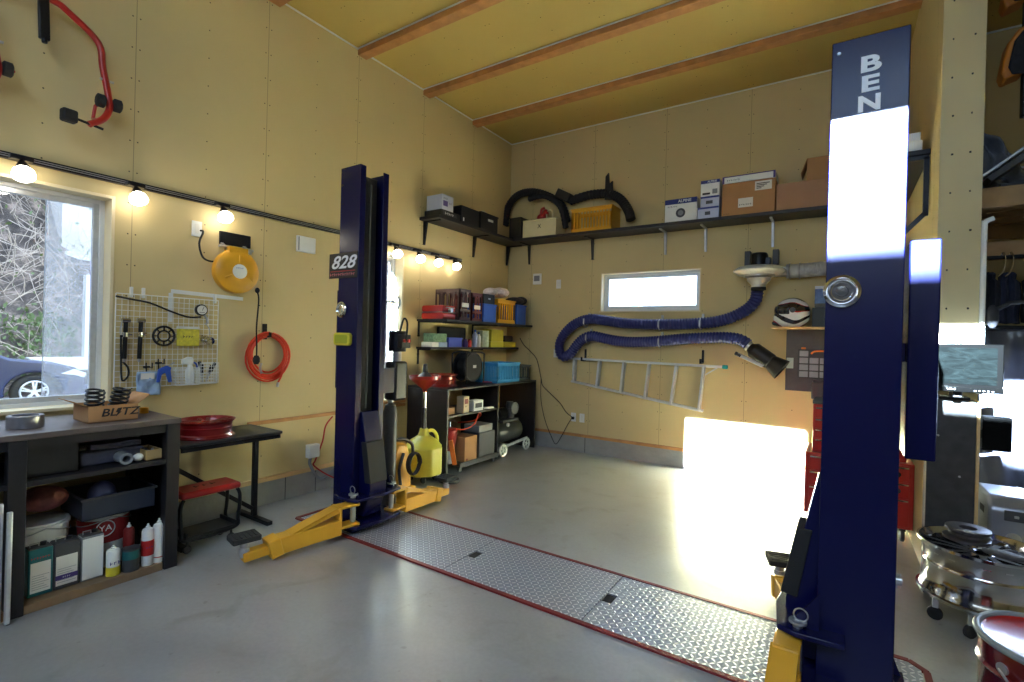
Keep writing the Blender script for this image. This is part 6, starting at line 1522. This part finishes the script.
# clothes above it
t = thing('clothes_rail', 'steel rail with two hooks holding dark clothes in the next bay', 'clothes rail', (1.3, 4.75, 1.95))
MB().cyl((.74, 4.8, 2.12), (2.6, 4.8, 2.12), .014).build('rail', M['blackmetal'], t)
for x in (.93, .97): MB().tube(smooth_path([(x, 4.80, 2.13), (x+.01, 4.78, 2.15), (x+.02, 4.77, 2.10), (x+.01, 4.77, 2.02), (x-.02, 4.77, 1.98)]), .004).build('hanger_hook', M['chrome'], t)
for k, x in enumerate((.86, .98, 1.12, 1.3, 1.5)):
    def cl(u, v, x=x, k=k): return (x+(-.062+.124*u)*(1 if v < .85 else .6), 4.78+.06*k % .1+.03*sin(u*14+k)+.02*sin(v*9), 1.66+.36*v-.03*abs(u-.5)*(v > .9))
    single(MB().sheet(cl, 14, 14), 'jacket', mat('denim_%d' % k, ((28, 30, 44), (40, 44, 66), (24, 24, 28), (30, 34, 52), (24, 26, 30))[k], .9, 0, .3, 14), ['dark jacket hanging nearest the column', 'dark blue jacket, second from the column on the rail', 'black jacket, third from the column on the rail', 'navy jacket, fourth from the column on the rail', 'black jacket, farthest from the column on the rail'][k], 'jacket', 'jackets on the rail', solid=.03)
# white pipe and black cap on the column side
single(MB().tube(smooth_path([(.70, 3.99, 1.55), (.70, 3.99, 2.16), (.704, 3.99, 2.22), (.74, 3.99, 2.24)]), .014, 10).cyl((.70, 4.0, 1.2), (.70, 3.99, 1.551), .014), 'cable_conduit', M['white'], 'thin white conduit running up the right side of the column', 'conduit')
single(MB().ball((.745, 3.99, 1.66), .03, .03, .07).tube([(.745, 3.99, 1.69), (.82, 3.99, 1.74), (.92, 3.99, 1.75)], .012), 'bag_strap', M['cloth'], 'black bag strap hooked by the side of the column', 'strap')
# timber deck with goods on it
t = thing('timber_rack', 'rough timber rack deck above the next bay, seen right of the column', 'rack', (1.8, 4.9, 2.4))
M_old = mat('old_timber', (168, 136, 96), .75, 0, .2, 8)
for k in range(6):
    y = 4.45+k*.24
    MB().box(.745, 3.2, y, y+.2, 2.515, 2.535).build('deck_board', M_old, t, bevel=.002)
for y in (4.42, 5.7):
    MB().box(.745, 3.2, y, y+.05, 2.40, 2.514).build('bearer', M_old, t, bevel=.003)
for x in (.80, 1.4, 2.0, 2.6): MB().box(x, x+.05, 4.47, 5.7, 2.44, 2.513).build('joist', M_old, t)
MB().box(.745, .80, 4.42, 4.4205, 2.3, 2.301).build('shim', M_old, t) if False else None
MB().box(2.9, 3.0, 4.42, 4.52, 0, 2.399).build('post', M_old, t)
MB().box(2.9, 3.0, 5.7, 5.8, 0, 2.399).build('post', M_old, t)
single(MB().box(.745, 3.2, 4.9, 4.95, 2.12, 2.25), 'rail_board', M_old, 'rough timber crosspiece below the rack deck', 'board', bevel=.003)
t = thing('rubber_mat_panel', 'dark slab with a pale edge propped at a slant on the rack', 'panel', (1.2, 4.6, 2.54))
MB().obox((1.10, 4.55, 2.83), (.76, .16, .04), (0, R(-38), 0)).build('panel', M['dgrey'], t, bevel=.004)
MB().obox((1.075, 4.55, 2.862), (.78, .17, .018), (0, R(-38), 0)).build('pale_edge', M['alu'], t, bevel=.003)
MB().box(.86, 1.25, 4.48, 4.62, 2.537, 2.556).build('support', M['black'], t)
def bg_(u, v):
    return (.775+.24*u+.14*(1-v)*u, 4.85+.05*sin(u*11+v*5)+.03*sin(v*17), 2.54+(.58-.30*u)*v)
single(MB().sheet(bg_, 22, 22), 'clear_bag', mat('milky_plastic', (150, 156, 168), .15, 0, .15, 9, .8, 18, trans=.25), 'milky plastic bag standing on the timber rack next to the column', 'bag', solid=.004)
carton('red and yellow tray box behind the plastic bag on the rack', .80, 1.02, 5.2, 5.4, 2.9, 2.96, M['red'], 'tray_box')
carton('dark box under the red tray box at the back of the rack', .79, 1.0, 5.2, 5.42, 2.537, 2.899, M['dgrey'])
b = carton('white box with a red emblem at the back of the rack', 1.06, 1.22, 5.3, 5.5, 2.537, 2.88, M['white'], panels=[(.1, .9, .6, .95, M['inkr'])])
t = thing('ski_rack', 'tall black pole with orange-edged black pads reaching up beyond the photo', 'pole rack', (1.0, 4.5, 2.54))
MB().box(.945, 1.02, 4.46, 4.52, 2.98, 4.1).build('pole', M['black'], t, bevel=.006)
MB().box(.985, 1.06, 4.46, 4.52, 2.7, 2.98).build('pole_foot', M['black'], t) if False else None
for z in (3.25, 3.72):
    MB().prism([(.95, z+.30), (.945, z), (.85, z-.03), (.835, z+.02), (.86, z+.20), (.91, z+.28)], 'y', 4.42, 4.56).build('orange_shell', mat('orange_shell', (206, 128, 50), .4, 0, .05), t, bevel=.012)
    MB().prism([(.955, z+.28), (.95, z-.02), (.885, z-.01), (.865, z+.04), (.89, z+.2), (.93, z+.26)], 'y', 4.405, 4.419).build('pad', M['cloth'], t, bevel=.008)
for z in (2.95, 3.05): MB().cyl((.95, 4.44, z), (1.02, 4.42, z+.02), .014, n=12).build('knob', M['grey'], t)
# rims on the dolly
rc = Vector((.655, 3.585, 0))
t = thing('wheel_dolly', 'round black tyre dolly on casters under the polished rims', 'dolly', rc)
MB().torus(rc+Vector((0, 0, .135)), (0, 0, 1), .20, .014, 36, 8).bar(rc+Vector((-.2, 0, .135)), rc+Vector((.2, 0, .135)), .03, .02).bar(rc+Vector((0, -.2, .135)), rc+Vector((0, .2, .135)), .03, .02).build('frame', M['blackmetal'], t)
for a in (R(200), R(250), R(320), R(20), R(120)):
    c = rc+Vector((.205*cos(a), .205*sin(a), 0))
    cs = MB().lathe([(.026, -.012), (.034, -.008), (.034, .008), (.026, .012)], c+Vector((0, 0, .035)), (cos(a+1), sin(a+1), 0), 20).build('caster', M['rubber'], t)
    MB().box(c.x-.012, c.x+.012, c.y-.012, c.y+.012, .068, .122).torus(c+Vector((0, 0, .035)), (cos(a+1), sin(a+1), 0), .014, .006, 14, 6).build('fork', M['steel'], cs)
pol = mat('polished_alloy', (186, 184, 184), .12, 1, .05, 4)
o = wheel_rim('polished silver multi-spoke car rim lying on the black dolly', (rc.x, rc.y, .15), .27, .28, pol, holes=7)
for k, (dx, dy, z, r_) in enumerate(((-.06, .02, .432, .10), (-.05, .02, .458, .085), (-.055, .02, .482, .095))):
    single(MB().lathe([(r_*.4, 0), (r_, .004), (r_, .018), (r_*.92, .022), (r_*.4, .018)], rc+Vector((dx, dy, z)), (0, 0, 1), 30, close=True, caps=False), 'brake_disc', mat('worn_steel', (84, 80, 82), .4, .6, .2, 20), ['lowest of three dark discs stacked on the polished rim', 'middle one of three dark discs stacked on the polished rim', 'topmost of three dark discs stacked on the polished rim'][k], 'disc', 'dark discs on the rim')
t = thing('leather_gloves', 'dark work gloves lying across the front of the polished rim', 'gloves', rc+Vector((.06, -.16, .43)))
gp = rc+Vector((.05, -.17, .447))
mb = MB().ball(gp, .085, .045, .018, 18, 10, rot=(0, 0, -.3))
for k in range(4): mb.tube(smooth_path([gp+Vector((.05, -.02+.018*k, 0)), gp+Vector((.10, -.045+.016*k, .004)), gp+Vector((.14, -.055+.018*k, -.004))]), .0095, 8)
mb.tube(smooth_path([gp+Vector((-.01, .03, 0)), gp+Vector((.03, .065, .004)), gp+Vector((.06, .07, 0))]), .010, 8)
mb.build('gloves', mat('dark_leather', (60, 56, 60), .7, 0, .3, 30, .5, 60), t)
# silver appliance
t = thing('silver_printer', 'silver box-shaped appliance with a control panel standing at the right border', 'appliance', (.98, 4.1, 0))
sil = mat('silver_paint', (150, 154, 164), .28, .5, .04)
MB().prism([(3.90, .30), (3.90, .56), (3.96, .625), (4.28, .625), (4.28, .30)], 'x', .735, 1.25).build('housing', sil, t, bevel=.02, seg=3)
MB().box(.80, 1.2, 3.893, 3.9, .50, .56).build('control_panel', M['dgrey'], t, bevel=.003)
MB().box(1.02, 1.06, 3.889, 3.893, .515, .545).build('display', M['purple'], t)
for x in (.84, .88, .92): MB().box(x, x+.02, 3.889, 3.893, .52, .535).build('button', M['steel'], t, bevel=.002)
MB().lathe([(.035, 0), (.03, .012), (.001, .016)], (.84, 3.90, .40), (0, -1, 0), 24).build('round_dial', M['steel'], t)
MB().box(.76, 1.22, 3.92, 4.26, .0, .295).build('pedestal', M['white'], t, bevel=.01)
MB().box(.734, .7345, 4.0, 4.1, .50, .54).build('side_grip', M['black'], t)
# red drum
dc = Vector((.628, 2.32, .04))
t = thing('drum_stool', 'red metal drum with a pale rim round its lid at the bottom right corner', 'drum', dc)
MB().lathe([(.20, -.04), (.205, -.03), (.205, .17), (.212, .18), (.205, .19), (.205, .36), (.212, .37), (.205, .38), (.21, .455)], dc, (0, 0, 1), 44).build('drum_body', mat('dark_red_enamel', (110, 22, 26), .25, .2, .05, coat=.6), t)
MB().torus(dc+Vector((0, 0, .462)), (0, 0, 1), .21, .0115, 48, 10).build('rim_ring', M['grey'], t)
MB().lathe([(.20, .455), (.198, .462), (.19, .458), (.001, .458)], dc, (0, 0, 1), 44).build('lid', M['red'], t)
text('~3', .04, dc+Vector((.02, .0, .4585)), (0, 0, 0), M['paper'], t, ext=.0005)
MB().torus(dc+Vector((.02, .0, .4588)), (0, 0, 1), .07, .002, 36, 6).build('lid_emblem', M['paper'], t)
for a in (R(215), R(35)):
    c = dc+Vector((.212*cos(a), .212*sin(a), .40))
    MB().cyl(dc+Vector((.2*cos(a), .2*sin(a), .40)), c, .018, n=14).build('handle_lug', M['steel'], t)
MB().tube(smooth_path([dc+Vector((.222*cos(R(215)), .222*sin(R(215)), .40)), dc+Vector((-.1, -.25, .32)), dc+Vector((.05, -.26, .28)), dc+Vector((.2, -.15, .32)), dc+Vector((.222*cos(R(35)), .222*sin(R(35)), .40))]), .004, 8).build('bail_handle', M['steel'], t)
SC.view_settings.view_transform = 'Standard'; SC.view_settings.look = 'None'; SC.view_settings.gamma = 1
SC.view_settings.use_curve_mapping = False; SC.view_settings.exposure = EXPO
SC.cycles.use_denoising = True
SC.cycles.max_bounces = 8; SC.cycles.diffuse_bounces = 5; SC.cycles.transparent_max_bounces = 12; SC.cycles.sample_clamp_indirect = 150
